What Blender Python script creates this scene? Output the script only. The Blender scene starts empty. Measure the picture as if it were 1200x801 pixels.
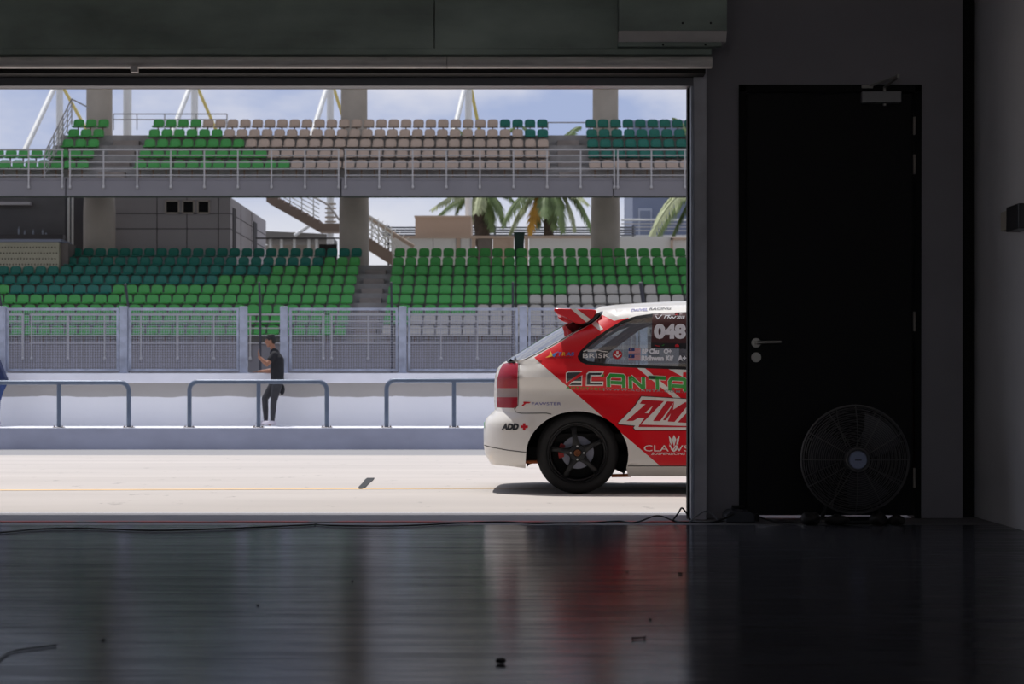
EXPOSURE, SUN_E, SKY_S = 0.0, 3.7, 1.05
import bpy, bmesh, math, random
from mathutils import Vector, Matrix, Quaternion
from mathutils.geometry import delaunay_2d_cdt
random.seed(7)
PI = math.pi
scn = bpy.context.scene
COL = scn.collection
F, CX, CY, EYE = 2200.0, 600.0, 453.0, 0.75

def P(px, py, Y):
    return Vector(((px - CX) / F * Y, Y, EYE - (py - CY) / F * Y))
def X_(px, Y): return (px - CX) / F * Y
def Z_(py, Y): return EYE - (py - CY) / F * Y

# ------------------------------------------------------------------ materials
def lin(c):
    c = c / 255.0
    return c / 12.92 if c <= 0.04045 else ((c + 0.055) / 1.055) ** 2.4
def rgb(r, g, b): return (lin(r), lin(g), lin(b), 1.0)

def mat(name, col, rough=0.6, metal=0.0, var=0.0, scale=6.0, stretch=(1, 1, 1), bump=0.0, spec=0.5, coat=0.0, bscale=None):
    m = bpy.data.materials.new(name); m.use_nodes = True
    nt = m.node_tree; b = nt.nodes['Principled BSDF']
    b.inputs['Base Color'].default_value = col
    b.inputs['Roughness'].default_value = rough
    b.inputs['Metallic'].default_value = metal
    b.inputs['Specular IOR Level'].default_value = spec
    if coat:
        b.inputs['Coat Weight'].default_value = coat
        b.inputs['Coat Roughness'].default_value = 0.06
    if var or bump:
        tc = nt.nodes.new('ShaderNodeTexCoord'); mp = nt.nodes.new('ShaderNodeMapping')
        mp.inputs['Scale'].default_value = stretch
        nt.links.new(tc.outputs['Object'], mp.inputs['Vector'])
        n = nt.nodes.new('ShaderNodeTexNoise'); n.inputs['Scale'].default_value = scale
        n.inputs['Detail'].default_value = 6
        nt.links.new(mp.outputs[0], n.inputs['Vector'])
        if var:
            r = nt.nodes.new('ShaderNodeValToRGB')
            r.color_ramp.elements[0].position = 0.3; r.color_ramp.elements[1].position = 0.7
            r.color_ramp.elements[0].color = tuple(max(0, x * (1 - var)) for x in col[:3]) + (1,)
            r.color_ramp.elements[1].color = tuple(min(1, x * (1 + var)) for x in col[:3]) + (1,)
            nt.links.new(n.outputs['Fac'], r.inputs['Fac']); nt.links.new(r.outputs['Color'], b.inputs['Base Color'])
        if bump:
            bp = nt.nodes.new('ShaderNodeBump'); bp.inputs['Strength'].default_value = bump
            bp.inputs['Distance'].default_value = 0.02
            src = n
            if bscale:
                src = nt.nodes.new('ShaderNodeTexNoise'); src.inputs['Scale'].default_value = bscale
                nt.links.new(mp.outputs[0], src.inputs['Vector'])
            nt.links.new(src.outputs['Fac'], bp.inputs['Height']); nt.links.new(bp.outputs[0], b.inputs['Normal'])
    return m

def glass_mat(name, tint, refl=0.12, rough=0.02):
    m = bpy.data.materials.new(name); m.use_nodes = True
    nt = m.node_tree; nt.nodes.clear()
    o = nt.nodes.new('ShaderNodeOutputMaterial'); mx = nt.nodes.new('ShaderNodeMixShader')
    t = nt.nodes.new('ShaderNodeBsdfTransparent'); t.inputs[0].default_value = tint
    g = nt.nodes.new('ShaderNodeBsdfGlossy'); g.inputs['Roughness'].default_value = rough
    fr = nt.nodes.new('ShaderNodeFresnel'); fr.inputs['IOR'].default_value = 1.5
    mul = nt.nodes.new('ShaderNodeMath'); mul.operation = 'ADD'; mul.inputs[1].default_value = refl
    mul.use_clamp = True
    nt.links.new(fr.outputs[0], mul.inputs[0]); nt.links.new(mul.outputs[0], mx.inputs[0])
    nt.links.new(t.outputs[0], mx.inputs[1]); nt.links.new(g.outputs[0], mx.inputs[2])
    nt.links.new(mx.outputs[0], o.inputs['Surface'])
    return m

# ------------------------------------------------------------------ object helpers
def wloc(o):
    v = Vector((0, 0, 0))
    while o is not None:
        v += o.location; o = o.parent
    return v

def tag(o, label=None, cat=None, group=None, kind=None):
    if label: o['label'] = label
    if cat: o['category'] = cat
    if group: o['group'] = group
    if kind: o['kind'] = kind
    return o

def thing(name, label, cat, loc=(0, 0, 0), group=None, kind=None):
    o = bpy.data.objects.new(name, None); o.empty_display_size = 0.1
    COL.objects.link(o); o.location = loc
    return tag(o, label, cat, group, kind)

class MB:
    """collects faces in world space; build() links ONE mesh object"""
    def __init__(s): s.v = []; s.f = []; s.m = []
    def add(s, vs, fs, mi=0):
        o = len(s.v); s.v += [Vector(v) for v in vs]
        s.f += [[i + o for i in f] for f in fs]; s.m += [mi] * len(fs)
    def box(s, x0, x1, y0, y1, z0, z1, mi=0):
        if x0 > x1: x0, x1 = x1, x0
        if y0 > y1: y0, y1 = y1, y0
        if z0 > z1: z0, z1 = z1, z0
        s.add([(x0, y0, z0), (x1, y0, z0), (x1, y1, z0), (x0, y1, z0), (x0, y0, z1), (x1, y0, z1), (x1, y1, z1), (x0, y1, z1)],
              [(0, 3, 2, 1), (4, 5, 6, 7), (0, 1, 5, 4), (1, 2, 6, 5), (2, 3, 7, 6), (3, 0, 4, 7)], mi)
        return s
    def tube(s, pts, r, seg=10, mi=0, caps=True):
        pts = [Vector(p) for p in pts]; n = len(pts)
        rs = r if isinstance(r, (list, tuple)) else [r] * n
        t0 = (pts[1] - pts[0]).normalized()
        up = Vector((0, 0, 1)) if abs(t0.z) < 0.9 else Vector((1, 0, 0))
        u = t0.cross(up).normalized()
        vs = []
        for i in range(n):
            t = (pts[min(i + 1, n - 1)] - pts[max(i - 1, 0)]).normalized()
            u = (u - t * u.dot(t)).normalized(); w = t.cross(u)
            k = 1.0
            if 0 < i < n - 1:
                c = (pts[i] - pts[i - 1]).normalized().dot((pts[i + 1] - pts[i]).normalized())
                k = 1 / max(0.6, math.sqrt(max(0.01, (1 + c) / 2)))
            for j in range(seg):
                a = 2 * PI * j / seg
                vs.append(pts[i] + (u * math.cos(a) + w * math.sin(a)) * rs[i] * (k if seg > 4 else 1))
        fs = [[i * seg + j, i * seg + (j + 1) % seg, (i + 1) * seg + (j + 1) % seg, (i + 1) * seg + j] for i in range(n - 1) for j in range(seg)]
        if caps:
            fs.append(list(range(seg))[::-1]); fs.append([(n - 1) * seg + j for j in range(seg)])
        s.add(vs, fs, mi); return s
    def lathe(s, prof, c, axis='Y', seg=32, mi=0, close=False):
        """prof: (radius, distance along axis) pairs"""
        c = Vector(c); vs = []
        for r, h in prof:
            for j in range(seg):
                a = 2 * PI * j / seg; ca, sa = r * math.cos(a), r * math.sin(a)
                vs.append(c + (Vector((ca, h, sa)) if axis == 'Y' else Vector((ca, sa, h)) if axis == 'Z' else Vector((h, ca, sa))))
        n = len(prof); rng = n if close else n - 1
        fs = [[i * seg + j, i * seg + (j + 1) % seg, ((i + 1) % n) * seg + (j + 1) % seg, ((i + 1) % n) * seg + j] for i in range(rng) for j in range(seg)]
        s.add(vs, fs, mi); return s
    def cyl(s, c, r, h, axis='Z', seg=24, mi=0, r2=None):
        r2 = r if r2 is None else r2
        return s.lathe([(0.0001, 0), (r, 0), (r2, h), (0.0001, h)], c, axis, seg, mi)
    def prism(s, poly, y0, y1, mi=0):
        """poly of (x, z) extruded along Y"""
        n = len(poly)
        vs = [(x, y0, z) for x, z in poly] + [(x, y1, z) for x, z in poly]
        fs = [list(range(n)), [n + i for i in range(n)][::-1]] + [[i, n + i, n + (i + 1) % n, (i + 1) % n] for i in range(n)]
        s.add(vs, fs, mi); return s
    def prism_x(s, poly, x0, x1, mi=0):
        """poly of (y, z) extruded along X"""
        n = len(poly)
        vs = [(x0, y, z) for y, z in poly] + [(x1, y, z) for y, z in poly]
        fs = [list(range(n)), [n + i for i in range(n)][::-1]] + [[i, n + i, n + (i + 1) % n, (i + 1) % n] for i in range(n)]
        s.add(vs, fs, mi); return s
    def ball(s, c, r, seg=14, mi=0):
        c = Vector(c); r = (r, r, r) if not isinstance(r, (tuple, list)) else r
        rings = max(6, seg // 2 + 1); vs = []
        for i in range(rings + 1):
            th = PI * i / rings
            for j in range(seg):
                a = 2 * PI * j / seg
                vs.append(c + Vector((r[0] * math.sin(th) * math.cos(a), r[1] * math.sin(th) * math.sin(a), r[2] * math.cos(th))))
        fs = [[i * seg + j, i * seg + (j + 1) % seg, (i + 1) * seg + (j + 1) % seg, (i + 1) * seg + j] for i in range(rings) for j in range(seg)]
        s.add(vs, fs, mi); return s
    def limb(s, pts, radii, seg=12):
        """rounded tapered chain for figures"""
        pts = [Vector(p) for p in pts]
        for i in range(len(pts) - 1):
            a, b = pts[i], pts[i + 1]; k = 5
            s.tube([a.lerp(b, q / k) for q in range(k + 1)], [radii[i] + (radii[i + 1] - radii[i]) * q / k for q in range(k + 1)], seg)
        for p, r in zip(pts, radii): s.ball(p, r, seg)
        return s
    def build(s, name, mats, parent=None, smooth=False, bevel=0.0, angle=40, centre=True, normals=True):
        me = bpy.data.meshes.new(name)
        off = wloc(parent) if parent else Vector((0, 0, 0))
        loc = Vector((0, 0, 0))
        if parent is None and centre and s.v:
            xs = [v.x for v in s.v]; ys = [v.y for v in s.v]; zs = [v.z for v in s.v]
            loc = Vector(((min(xs) + max(xs)) / 2, (min(ys) + max(ys)) / 2, min(zs)))
        me.from_pydata([v - off - loc for v in s.v], [], s.f)
        ms = mats if isinstance(mats, (list, tuple)) else [mats]
        for m in ms: me.materials.append(m)
        me.polygons.foreach_set('material_index', s.m)
        if normals:
            bm = bmesh.new(); bm.from_mesh(me)
            bmesh.ops.remove_doubles(bm, verts=bm.verts, dist=1e-6)
            bmesh.ops.recalc_face_normals(bm, faces=bm.faces)
            if smooth:
                for f in bm.faces: f.smooth = True
                lim = math.radians(angle)
                for e in bm.edges:
                    if len(e.link_faces) == 2 and e.calc_face_angle(0) > lim: e.smooth = False
            bm.to_mesh(me); bm.free()
        elif smooth:
            me.polygons.foreach_set('use_smooth', [True] * len(me.polygons))
        me.update()
        o = bpy.data.objects.new(name, me); COL.objects.link(o); o.location = loc
        if parent: o.parent = parent
        if bevel:
            b = o.modifiers.new('bevel', 'BEVEL'); b.width = bevel; b.segments = 2; b.limit_method = 'ANGLE'
        return o

def bake(o):
    """replace the mesh by its evaluated result"""
    dg = bpy.context.evaluated_depsgraph_get()
    me = bpy.data.meshes.new_from_object(o.evaluated_get(dg))
    o.modifiers.clear(); old = o.data; o.data = me; bpy.data.meshes.remove(old)
    return o

def fuse(o, voxel, smooth=4):
    r = o.modifiers.new('r', 'REMESH'); r.mode = 'VOXEL'; r.voxel_size = voxel; r.use_smooth_shade = True
    if smooth:
        s = o.modifiers.new('s', 'SMOOTH'); s.iterations = smooth; s.factor = 0.5
    return bake(o)

def arc(c, r, a0, a1, n=6):
    return [(c[0] + r * math.cos(math.radians(a0 + (a1 - a0) * i / n)), c[1] + r * math.sin(math.radians(a0 + (a1 - a0) * i / n))) for i in range(n + 1)]

def ordinal(n):
    base = ['zeroth', 'first', 'second', 'third', 'fourth', 'fifth', 'sixth', 'seventh', 'eighth', 'ninth', 'tenth', 'eleventh', 'twelfth', 'thirteenth',
            'fourteenth', 'fifteenth', 'sixteenth', 'seventeenth', 'eighteenth', 'nineteenth', 'twentieth']
    if n <= 20: return base[n]
    t = {2: 'twenty', 3: 'thirty', 4: 'forty'}[n // 10]
    return {2: 'twentieth', 3: 'thirtieth', 4: 'fortieth'}[n // 10] if n % 10 == 0 else t + '-' + base[n % 10]

# ------------------------------------------------------------------ palette
M = {}
M['steel'] = mat('galvanised steel', rgb(150, 155, 165), 0.45, 0.6, var=0.12, scale=9)
M['white_paint'] = mat('white painted steel', rgb(225, 225, 222), 0.5)
M['yellow_paint'] = mat('yellow painted steel', rgb(228, 210, 130), 0.5)
M['rail_blue'] = mat('blue grey rail paint', rgb(88, 100, 118), 0.4, 0.2, var=0.1)
M['black_plastic'] = mat('black plastic', rgb(18, 18, 19), 0.5)
M['rubber'] = mat('black rubber', rgb(24, 24, 25), 0.75, var=0.15, scale=30)
M['concrete'] = mat('grey concrete', rgb(150, 146, 142), 0.9, var=0.15, scale=2.5, bump=0.1)
M['concrete_pale'] = mat('pale concrete', rgb(192, 183, 172), 0.9, var=0.08, scale=1.2)
M['concrete_dark'] = mat('dark weathered concrete', rgb(120, 112, 106), 0.9, var=0.2, scale=1.5)
M['beam'] = mat('grey painted beam', rgb(134, 130, 132), 0.8, var=0.06, scale=0.7)
M['bracket'] = mat('seat bracket', rgb(130, 105, 85), 0.7)
# ================================================================== camera, light, sky
cam = bpy.data.cameras.new('camera'); co = bpy.data.objects.new('camera', cam); COL.objects.link(co)
co.location = (0, 0, EYE); co.rotation_euler = (PI / 2, 0, 0)
cam.sensor_width = 36.0; cam.lens = F / 1200 * 36.0; cam.shift_y = (CY - 400.5) / 1200
cam.clip_end = 600; cam.dof.use_dof = True; cam.dof.focus_distance = 13.2; cam.dof.aperture_fstop = 5.6
scn.camera = co
scn.view_settings.view_transform = 'Standard'; scn.view_settings.look = 'None'
scn.view_settings.gamma = 1; scn.view_settings.use_curve_mapping = False
scn.view_settings.exposure = EXPOSURE

sun = bpy.data.lights.new('sun', 'SUN'); so = bpy.data.objects.new('sun', sun); COL.objects.link(so)
sun.energy = SUN_E; sun.angle = 0.01; sun.color = (1.0, 0.98, 0.955)
so.rotation_euler = Vector((0.20, -0.33, -1)).to_track_quat('-Z', 'Y').to_euler(); so.location = (0, 40, 60)

w = bpy.data.worlds.new('sky'); scn.world = w; w.use_nodes = True; nt = w.node_tree
bg = nt.nodes['Background']; bg.inputs['Strength'].default_value = SKY_S
tc = nt.nodes.new('ShaderNodeTexCoord'); mp = nt.nodes.new('ShaderNodeMapping'); mp.inputs['Scale'].default_value = (1, 1, 2.4)
n1 = nt.nodes.new('ShaderNodeTexNoise'); n1.inputs['Scale'].default_value = 6.5; n1.inputs['Detail'].default_value = 5; n1.inputs['Roughness'].default_value = 0.55
nt.links.new(tc.outputs['Generated'], mp.inputs[0]); nt.links.new(mp.outputs[0], n1.inputs['Vector'])
rp = nt.nodes.new('ShaderNodeValToRGB')
rp.color_ramp.elements[0].position = 0.40; rp.color_ramp.elements[1].position = 0.60
rp.color_ramp.elements[0].color = rgb(162, 176, 210); rp.color_ramp.elements[1].color = rgb(212, 214, 226)
nt.links.new(n1.outputs['Fac'], rp.inputs['Fac'])
sx = nt.nodes.new('ShaderNodeSeparateXYZ'); nt.links.new(tc.outputs['Generated'], sx.inputs[0])
mr = nt.nodes.new('ShaderNodeMapRange'); mr.inputs['From Min'].default_value = 0.07; mr.inputs['From Max'].default_value = 0.12
mr.inputs['To Min'].default_value = 1; mr.inputs['To Max'].default_value = 0; nt.links.new(sx.outputs['Z'], mr.inputs['Value'])
mxs = nt.nodes.new('ShaderNodeMixRGB'); mxs.inputs['Color2'].default_value = rgb(218, 220, 228)
nt.links.new(mr.outputs[0], mxs.inputs['Fac']); nt.links.new(rp.outputs['Color'], mxs.inputs['Color1'])
nt.links.new(mxs.outputs[0], bg.inputs['Color'])

# ================================================================== the garage
YW = 10.73                       # inner face of the front wall
XL, XR, XJ = -5.6, 2.67, X_(804.5, YW + 0.25)
ZL = Z_(103.2, YW + 0.25)                 # underside of the lintel
OPL = -4.7
m_floor = mat('grey epoxy floor', rgb(80, 81, 86), 0.2, var=0.12, scale=1.1, stretch=(0.5, 2.0, 1), spec=0.12)
nt = m_floor.node_tree; b = nt.nodes['Principled BSDF']
tc = nt.nodes.new('ShaderNodeTexCoord'); mp = nt.nodes.new('ShaderNodeMapping'); mp.inputs['Scale'].default_value = (1.0, 5.0, 1)
nt.links.new(tc.outputs['Object'], mp.inputs[0])
nz = nt.nodes.new('ShaderNodeTexNoise'); nz.inputs['Scale'].default_value = 7; nz.inputs['Detail'].default_value = 8; nz.inputs['Roughness'].default_value = 0.65
nt.links.new(mp.outputs[0], nz.inputs['Vector'])
mr = nt.nodes.new('ShaderNodeMapRange'); mr.inputs['From Min'].default_value = 0.3; mr.inputs['From Max'].default_value = 0.75
mr.inputs['To Min'].default_value = 0.05; mr.inputs['To Max'].default_value = 0.14
nt.links.new(nz.outputs['Fac'], mr.inputs['Value']); nt.links.new(mr.outputs[0], b.inputs['Roughness'])
bp = nt.nodes.new('ShaderNodeBump'); bp.inputs['Strength'].default_value = 0.06; bp.inputs['Distance'].default_value = 0.01
nt.links.new(nz.outputs['Fac'], bp.inputs['Height']); nt.links.new(bp.outputs[0], b.inputs['Normal'])
# dusty drag streaks that dull the gloss
mp2 = nt.nodes.new('ShaderNodeMapping'); mp2.inputs['Scale'].default_value = (0.9, 9.0, 1); nt.links.new(tc.outputs['Object'], mp2.inputs[0])
n3 = nt.nodes.new('ShaderNodeTexNoise'); n3.inputs['Scale'].default_value = 1.6; n3.inputs['Detail'].default_value = 9; n3.inputs['Roughness'].default_value = 0.72; nt.links.new(mp2.outputs[0], n3.inputs['Vector'])
r3 = nt.nodes.new('ShaderNodeMapRange'); r3.inputs['From Min'].default_value = 0.32; r3.inputs['From Max'].default_value = 0.68; r3.inputs['To Min'].default_value = 0.12; r3.inputs['To Max'].default_value = 0.66; nt.links.new(n3.outputs['Fac'], r3.inputs['Value'])
df = nt.nodes.new('ShaderNodeBsdfDiffuse'); df.inputs['Color'].default_value = rgb(88, 89, 95); ms = nt.nodes.new('ShaderNodeMixShader')
out_ = nt.nodes['Material Output']; nt.links.new(r3.outputs[0], ms.inputs[0]); nt.links.new(b.outputs[0], ms.inputs[1]); nt.links.new(df.outputs[0], ms.inputs[2]); nt.links.new(ms.outputs[0], out_.inputs['Surface'])

tag(MB().box(XL, XR + 0.6, -6, 10.20, -0.3, 0).build('floor', m_floor), kind='structure')
m_wall = mat('grey painted wall', rgb(148, 145, 150), 0.75, var=0.05, scale=3)
m_wallr = mat('pale grey painted side wall', rgb(228, 227, 230), 0.75, var=0.05, scale=2)
m_ceil = mat('white ceiling paint', rgb(226, 226, 226), 0.8)
m_dark = mat('black recess shade', rgb(10, 10, 11), 0.8)  # black colour stands in for the shade of a deeper gap
DX0, DX1, DZ = X_(866, YW), X_(1079, YW), Z_(100, YW)
WX1 = X_(1128, YW)
wf = MB()
wf.box(XL, OPL, YW, YW + 0.25, 0, 3.6)
wf.box(OPL, XJ, YW, YW + 0.25, ZL, 3.6)
wf.box(XJ, DX0, YW, YW + 0.25, 0, 3.6)
wf.box(DX0, DX1, YW, YW + 0.25, DZ, 3.6)
wf.box(DX1, WX1, YW, YW + 0.25, 0, 3.6)
tag(wf.build('wall_front', m_wall), kind='structure')
tag(MB().box(WX1 + 0.001, XR - 0.001, YW + 0.12, YW + 0.25, 0, 3.6).build('trim_1', m_dark), kind='structure')
tag(MB().box(XR, XR + 0.25, -6, YW + 0.25, 0, 3.6).build('wall_right', m_wallr), kind='structure')
tag(MB().box(XL - 0.25, XL, -6, YW + 0.25, 0, 3.6).build('wall_left', m_ceil), kind='structure')
tag(MB().box(XL, -5.0, -6.25, -6, 0, 3.6).box(2.3, XR, -6.25, -6, 0, 3.6).box(-5.0, 2.3, -6.25, -6, 3.2, 3.6).build('wall_back', m_ceil), kind='structure')
tag(MB().box(-40, 40, -60, -6.251, -0.3, -0.01).build('paddock', M['concrete_pale']), kind='structure')
tag(MB().box(XL - 0.25, XR + 0.25, -6.25, YW + 0.25, 3.6, 3.8).build('ceiling', m_ceil), kind='structure')
# the pit building's projecting roof, which shades the threshold
tag(MB().box(-16, XL - 0.26, YW, YW + 0.25, 0, 4.6).box(XR + 0.26, 16, YW, YW + 0.25, 0, 4.6).build('wall_outside', M['concrete_pale']), kind='structure')
tag(MB().box(-14, 14, YW + 0.26, 12.55, 4.6, 4.95).box(-14, 14, YW + 0.26, YW + 0.45, 3.8, 9).build('trim_2', M['concrete_pale']), kind='structure')
# threshold strip with the worn red line
m_thr = mat('threshold concrete', rgb(120, 119, 122), 0.7, var=0.1, scale=4)
m_redline = mat('worn red line', rgb(122, 84, 80), 0.6)
nt = m_redline.node_tree; b = nt.nodes['Principled BSDF']
tc = nt.nodes.new('ShaderNodeTexCoord'); nz = nt.nodes.new('ShaderNodeTexNoise'); nz.inputs['Scale'].default_value = 3; nz.inputs['Detail'].default_value = 8
nt.links.new(tc.outputs['Object'], nz.inputs['Vector'])
rp = nt.nodes.new('ShaderNodeValToRGB'); rp.color_ramp.elements[0].position = 0.42; rp.color_ramp.elements[1].position = 0.48
rp.color_ramp.elements[0].color = rgb(120, 110, 108); rp.color_ramp.elements[1].color = rgb(190, 62, 50)
nt.links.new(nz.outputs['Fac'], rp.inputs['Fac']); nt.links.new(rp.outputs[0], b.inputs['Base Color'])
tag(MB().box(OPL, XJ, 10.205, 11.2, -0.3, -0.002).box(XJ, XR + 0.6, 10.205, 11.2, -0.3, -0.002).build('threshold', m_thr), kind='structure')
tag(MB().box(OPL, XJ - 0.03, 10.42, 10.50, -0.003, 0.0015).build('threshold_line', m_redline), kind='structure')

# shutter hood over the opening
m_hood = mat('grey green hood metal', rgb(150, 164, 154), 0.45, 0.1, var=0.42, scale=2.2, stretch=(0.6, 1, 1.4))
m_lip = mat('pale folded metal lip', rgb(226, 221, 216), 0.45, 0.0, var=0.08)
m_lint = mat('dark grey lintel', rgb(118, 117, 122), 0.45, 0.2)
m_groove = mat('black groove shade and rivets', rgb(8, 8, 8), 0.7)
YH = 10.42; HX1 = X_(834, YH)
sh = thing('roller_shutter_hood', 'long grey green metal shutter hood above the wide garage opening', 'shutter hood', (-1.5, YH, Z_(66, YH)))
zb = Z_(64, YH)
h = MB(); h.box(OPL - 0.3, X_(509, YH) - 0.002, YH, YW - 0.002, zb, 3.58); h.box(X_(509, YH) + 0.002, HX1, YH, YW - 0.002, zb, 3.58)
h.box(OPL - 0.3, HX1, YH - 0.006, YH + 0.004, zb, zb + 0.035)
h.build('hood', m_hood, sh, bevel=0.004)
lp = MB()
zc = Z_(73.5, YH); r = 0.030
def lip(x0, x1):
    prof = [(YH + 0.02, zc + r)] + [(YH - 0.012 + -r * math.sin(math.radians(a)) * 1.0, zc + r * math.cos(math.radians(a))) for a in range(0, 181, 20)] + [(YH + 0.02, zc - r)]
    lp.prism_x(prof, x0, x1)
lip(OPL - 0.3, X_(524, YH) - 0.002); lip(X_(524, YH) + 0.001, HX1)
lp.build('hood_lip', m_lip, sh, smooth=True, angle=30)
lp = MB(); lp.box(X_(159, YH) - 0.02, X_(159, YH) + 0.02, YH - 0.05, YH - 0.01, Z_(86, YH), Z_(79, YH))
lp.build('bracket_clip', m_lip, sh, bevel=0.004)
MB().box(OPL - 0.3, XJ + 0.06, YH + 0.06, YW - 0.002, Z_(86, YH + .06), zc - r + 0.02).build('groove_shade', m_groove, sh)  # solid black strip; the groove's shade is put into its colour
mc = thing('motor_cover', 'boxy grey metal motor cover at the right end of the shutter hood', 'cover', (X_(788, 10.3), 10.3, Z_(50, 10.3)))
YM = 10.30
g = MB(); g.prism_x([(YM + 0.035, Z_(36, YM)), (YM, Z_(36, YM)), (YM, 3.57), (YH - 0.008, 3.57), (YH - 0.008, Z_(36, YM))], X_(725, YM), X_(852, YM))
g.build('cover_box', m_hood, mc, bevel=0.003)
g = MB(); g.prism_x([(YM + 0.002, Z_(36, YM)), (YM + 0.05, Z_(47, YM)), (YH - 0.008, Z_(47, YM)), (YH - 0.008, Z_(36, YM))], X_(725, YM), X_(852, YM))
g.build('cover_lip', m_lip, mc)
g = MB(); g.box(X_(725, YM), X_(847, YM), YM + 0.06, YH - 0.008, Z_(52, YM), Z_(47, YM)); g.build('lower_flange', m_hood, mc)
for px, py in ((735, 46), (778, 50), (828, 50), (833, 27), (800, 27)):
    MB().ball((X_(px, YM), YM + (0.0 if py < 30 else 0.06), Z_(py, YM)), 0.006, 8).build('rivet', m_groove, mc)
# lintel and right guide rail
ln = MB(); ln.box(OPL, XJ + 0.02, 10.62, YW - 0.004, Z_(100.5, 10.62), Z_(87, 10.62)); ln.box(OPL, XJ + 0.02, 10.60, 10.625, Z_(88, 10.6), Z_(84.5, 10.6))
tag(ln.build('lintel', m_lint, bevel=0.003), kind='structure')
tag(MB().box(OPL, XJ, YW + 0.252, YW + 0.258, ZL - 0.006, ZL + 0.03).build('trim_3', M['concrete_pale']), kind='structure')
gr = thing('shutter_guide_rail', 'tall grey steel guide rail at the right edge of the garage opening', 'guide rail', (X_(818, 10.62), 10.62, 0))
m_rail = mat('grey guide rail metal', rgb(198, 198, 204), 0.5, 0.0, var=0.18, scale=4)
g = MB(); g.box(X_(813, 10.6), X_(828, 10.6), 10.60, YW - 0.002, 0, Z_(80, 10.6)); g.build('rail_face', m_rail, gr, bevel=0.003)
g = MB(); g.box(X_(809.5, 10.6), X_(813, 10.6), 10.585, YW - 0.002, 0, Z_(101, 10.6)); g.build('bright_edge', M['steel'], gr, bevel=0.002)
g = MB(); g.box(X_(805.5, 10.66), X_(809.7, 10.6), 10.66, YW - 0.002, 0, Z_(103, 10.66)); g.build('slot', m_groove, gr)

# ------------------------------------------------------------------ the black door
m_door = mat('matt black door paint', rgb(13, 13, 14), 0.55, var=0.2, scale=5, spec=0.25)
m_dframe = mat('black frame paint', rgb(9, 9, 10), 0.6, spec=0.2)
m_satin = mat('satin steel fittings', rgb(175, 172, 165), 0.35, 0.7)
m_hinge = mat('dull hinge brass', rgb(150, 142, 132), 0.5, 0.2)
d = thing('door_1', None, None, ((DX0 + DX1) / 2, YW + 0.1, 0), kind='structure')
fw = 0.040
g = MB(); g.box(DX0, DX0 + fw, YW - 0.012, YW + 0.2, 0, DZ); g.box(DX1 - fw * 0.9, DX1, YW - 0.012, YW + 0.2, 0, DZ); g.box(DX0, DX1, YW - 0.012, YW + 0.2, DZ - fw, DZ)
g.build('door_frame', m_dframe, d, bevel=0.003)
zdb = 0.015
g = MB(); g.box(DX0 + fw + 0.003, DX1 - fw * 0.9 - 0.003, YW + 0.02, YW + 0.065, zdb, DZ - fw - 0.003)
leaf = g.build('door_leaf', m_door, d, bevel=0.003)
yl = YW + 0.02
g = MB(); c = P(886, 401.5, yl); g.cyl((c.x, yl - 0.012, c.z), 0.027, 0.012, 'Y'); g.cyl((c.x, yl - 0.06, c.z), 0.010, 0.05, 'Y', 12)
g.tube([(c.x, yl - 0.055, c.z), (c.x + 0.02, yl - 0.06, c.z + 0.001), (c.x + 0.135, yl - 0.06, c.z + 0.004)], [0.010, 0.010, 0.009], 12)
g.build('door_handle', m_satin, leaf, smooth=True)
g = MB(); c = P(886, 418.5, yl); g.cyl((c.x, yl - 0.012, c.z), 0.028, 0.012, 'Y'); g.cyl((c.x, yl - 0.018, c.z), 0.012, 0.007, 'Y', 16)
g.box(c.x - 0.002, c.x + 0.002, yl - 0.0195, yl - 0.017, c.z - 0.008, c.z + 0.008)
g.build('lock_cylinder', m_satin, leaf, smooth=True)
for a, bb in ((137, 158), (181, 204), (365, 388), (548, 571)):
    g = MB(); g.cyl((X_(1071.5, YW) , YW - 0.004, Z_(bb, YW)), 0.009, Z_(a, YW) - Z_(bb, YW), 'Z', 12)
    for q in range(1, 4):
        g.cyl((X_(1071.5, YW), YW - 0.004, Z_(bb, YW) + (Z_(a, YW) - Z_(bb, YW)) * q / 4), 0.0105, 0.003, 'Z', 12)
    g.build('hinge', m_hinge, d, smooth=True)
g = MB(); g.box(X_(1009, YW), X_(1055, YW), yl - 0.055, yl - 0.001, Z_(121, YW), Z_(108, YW))
dc = g.build('door_closer', mat('grey closer casing', rgb(150, 150, 150), 0.5, 0.2), d, bevel=0.004)
g = MB(); c = P(1037, 121, YW - .02); g.cyl((c.x, yl - 0.03, c.z - 0.012), 0.010, 0.012, 'Z', 12); g.cyl((c.x, yl - 0.03, Z_(108, YW)), 0.009, 0.028, 'Z', 12)
g.tube([(c.x, yl - 0.03, Z_(103, YW)), (X_(1045, YW), YW - 0.17, Z_(96, YW))], 0.008, 8)
g.tube([(X_(1045, YW), YW - 0.17, Z_(95, YW)), (X_(1018, YW), YW - 0.02, Z_(101.5, YW))], 0.008, 8)
g.box(X_(1009, YW), X_(1022, YW), YW - 0.03, YW - 0.012, Z_(104, YW), Z_(100.5, YW)); g.cyl((X_(1045, YW), YW - 0.17, Z_(97, YW)), 0.011, 0.02, 'Z', 12)
g.build('closer_arm', m_satin, dc, smooth=True)

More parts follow.
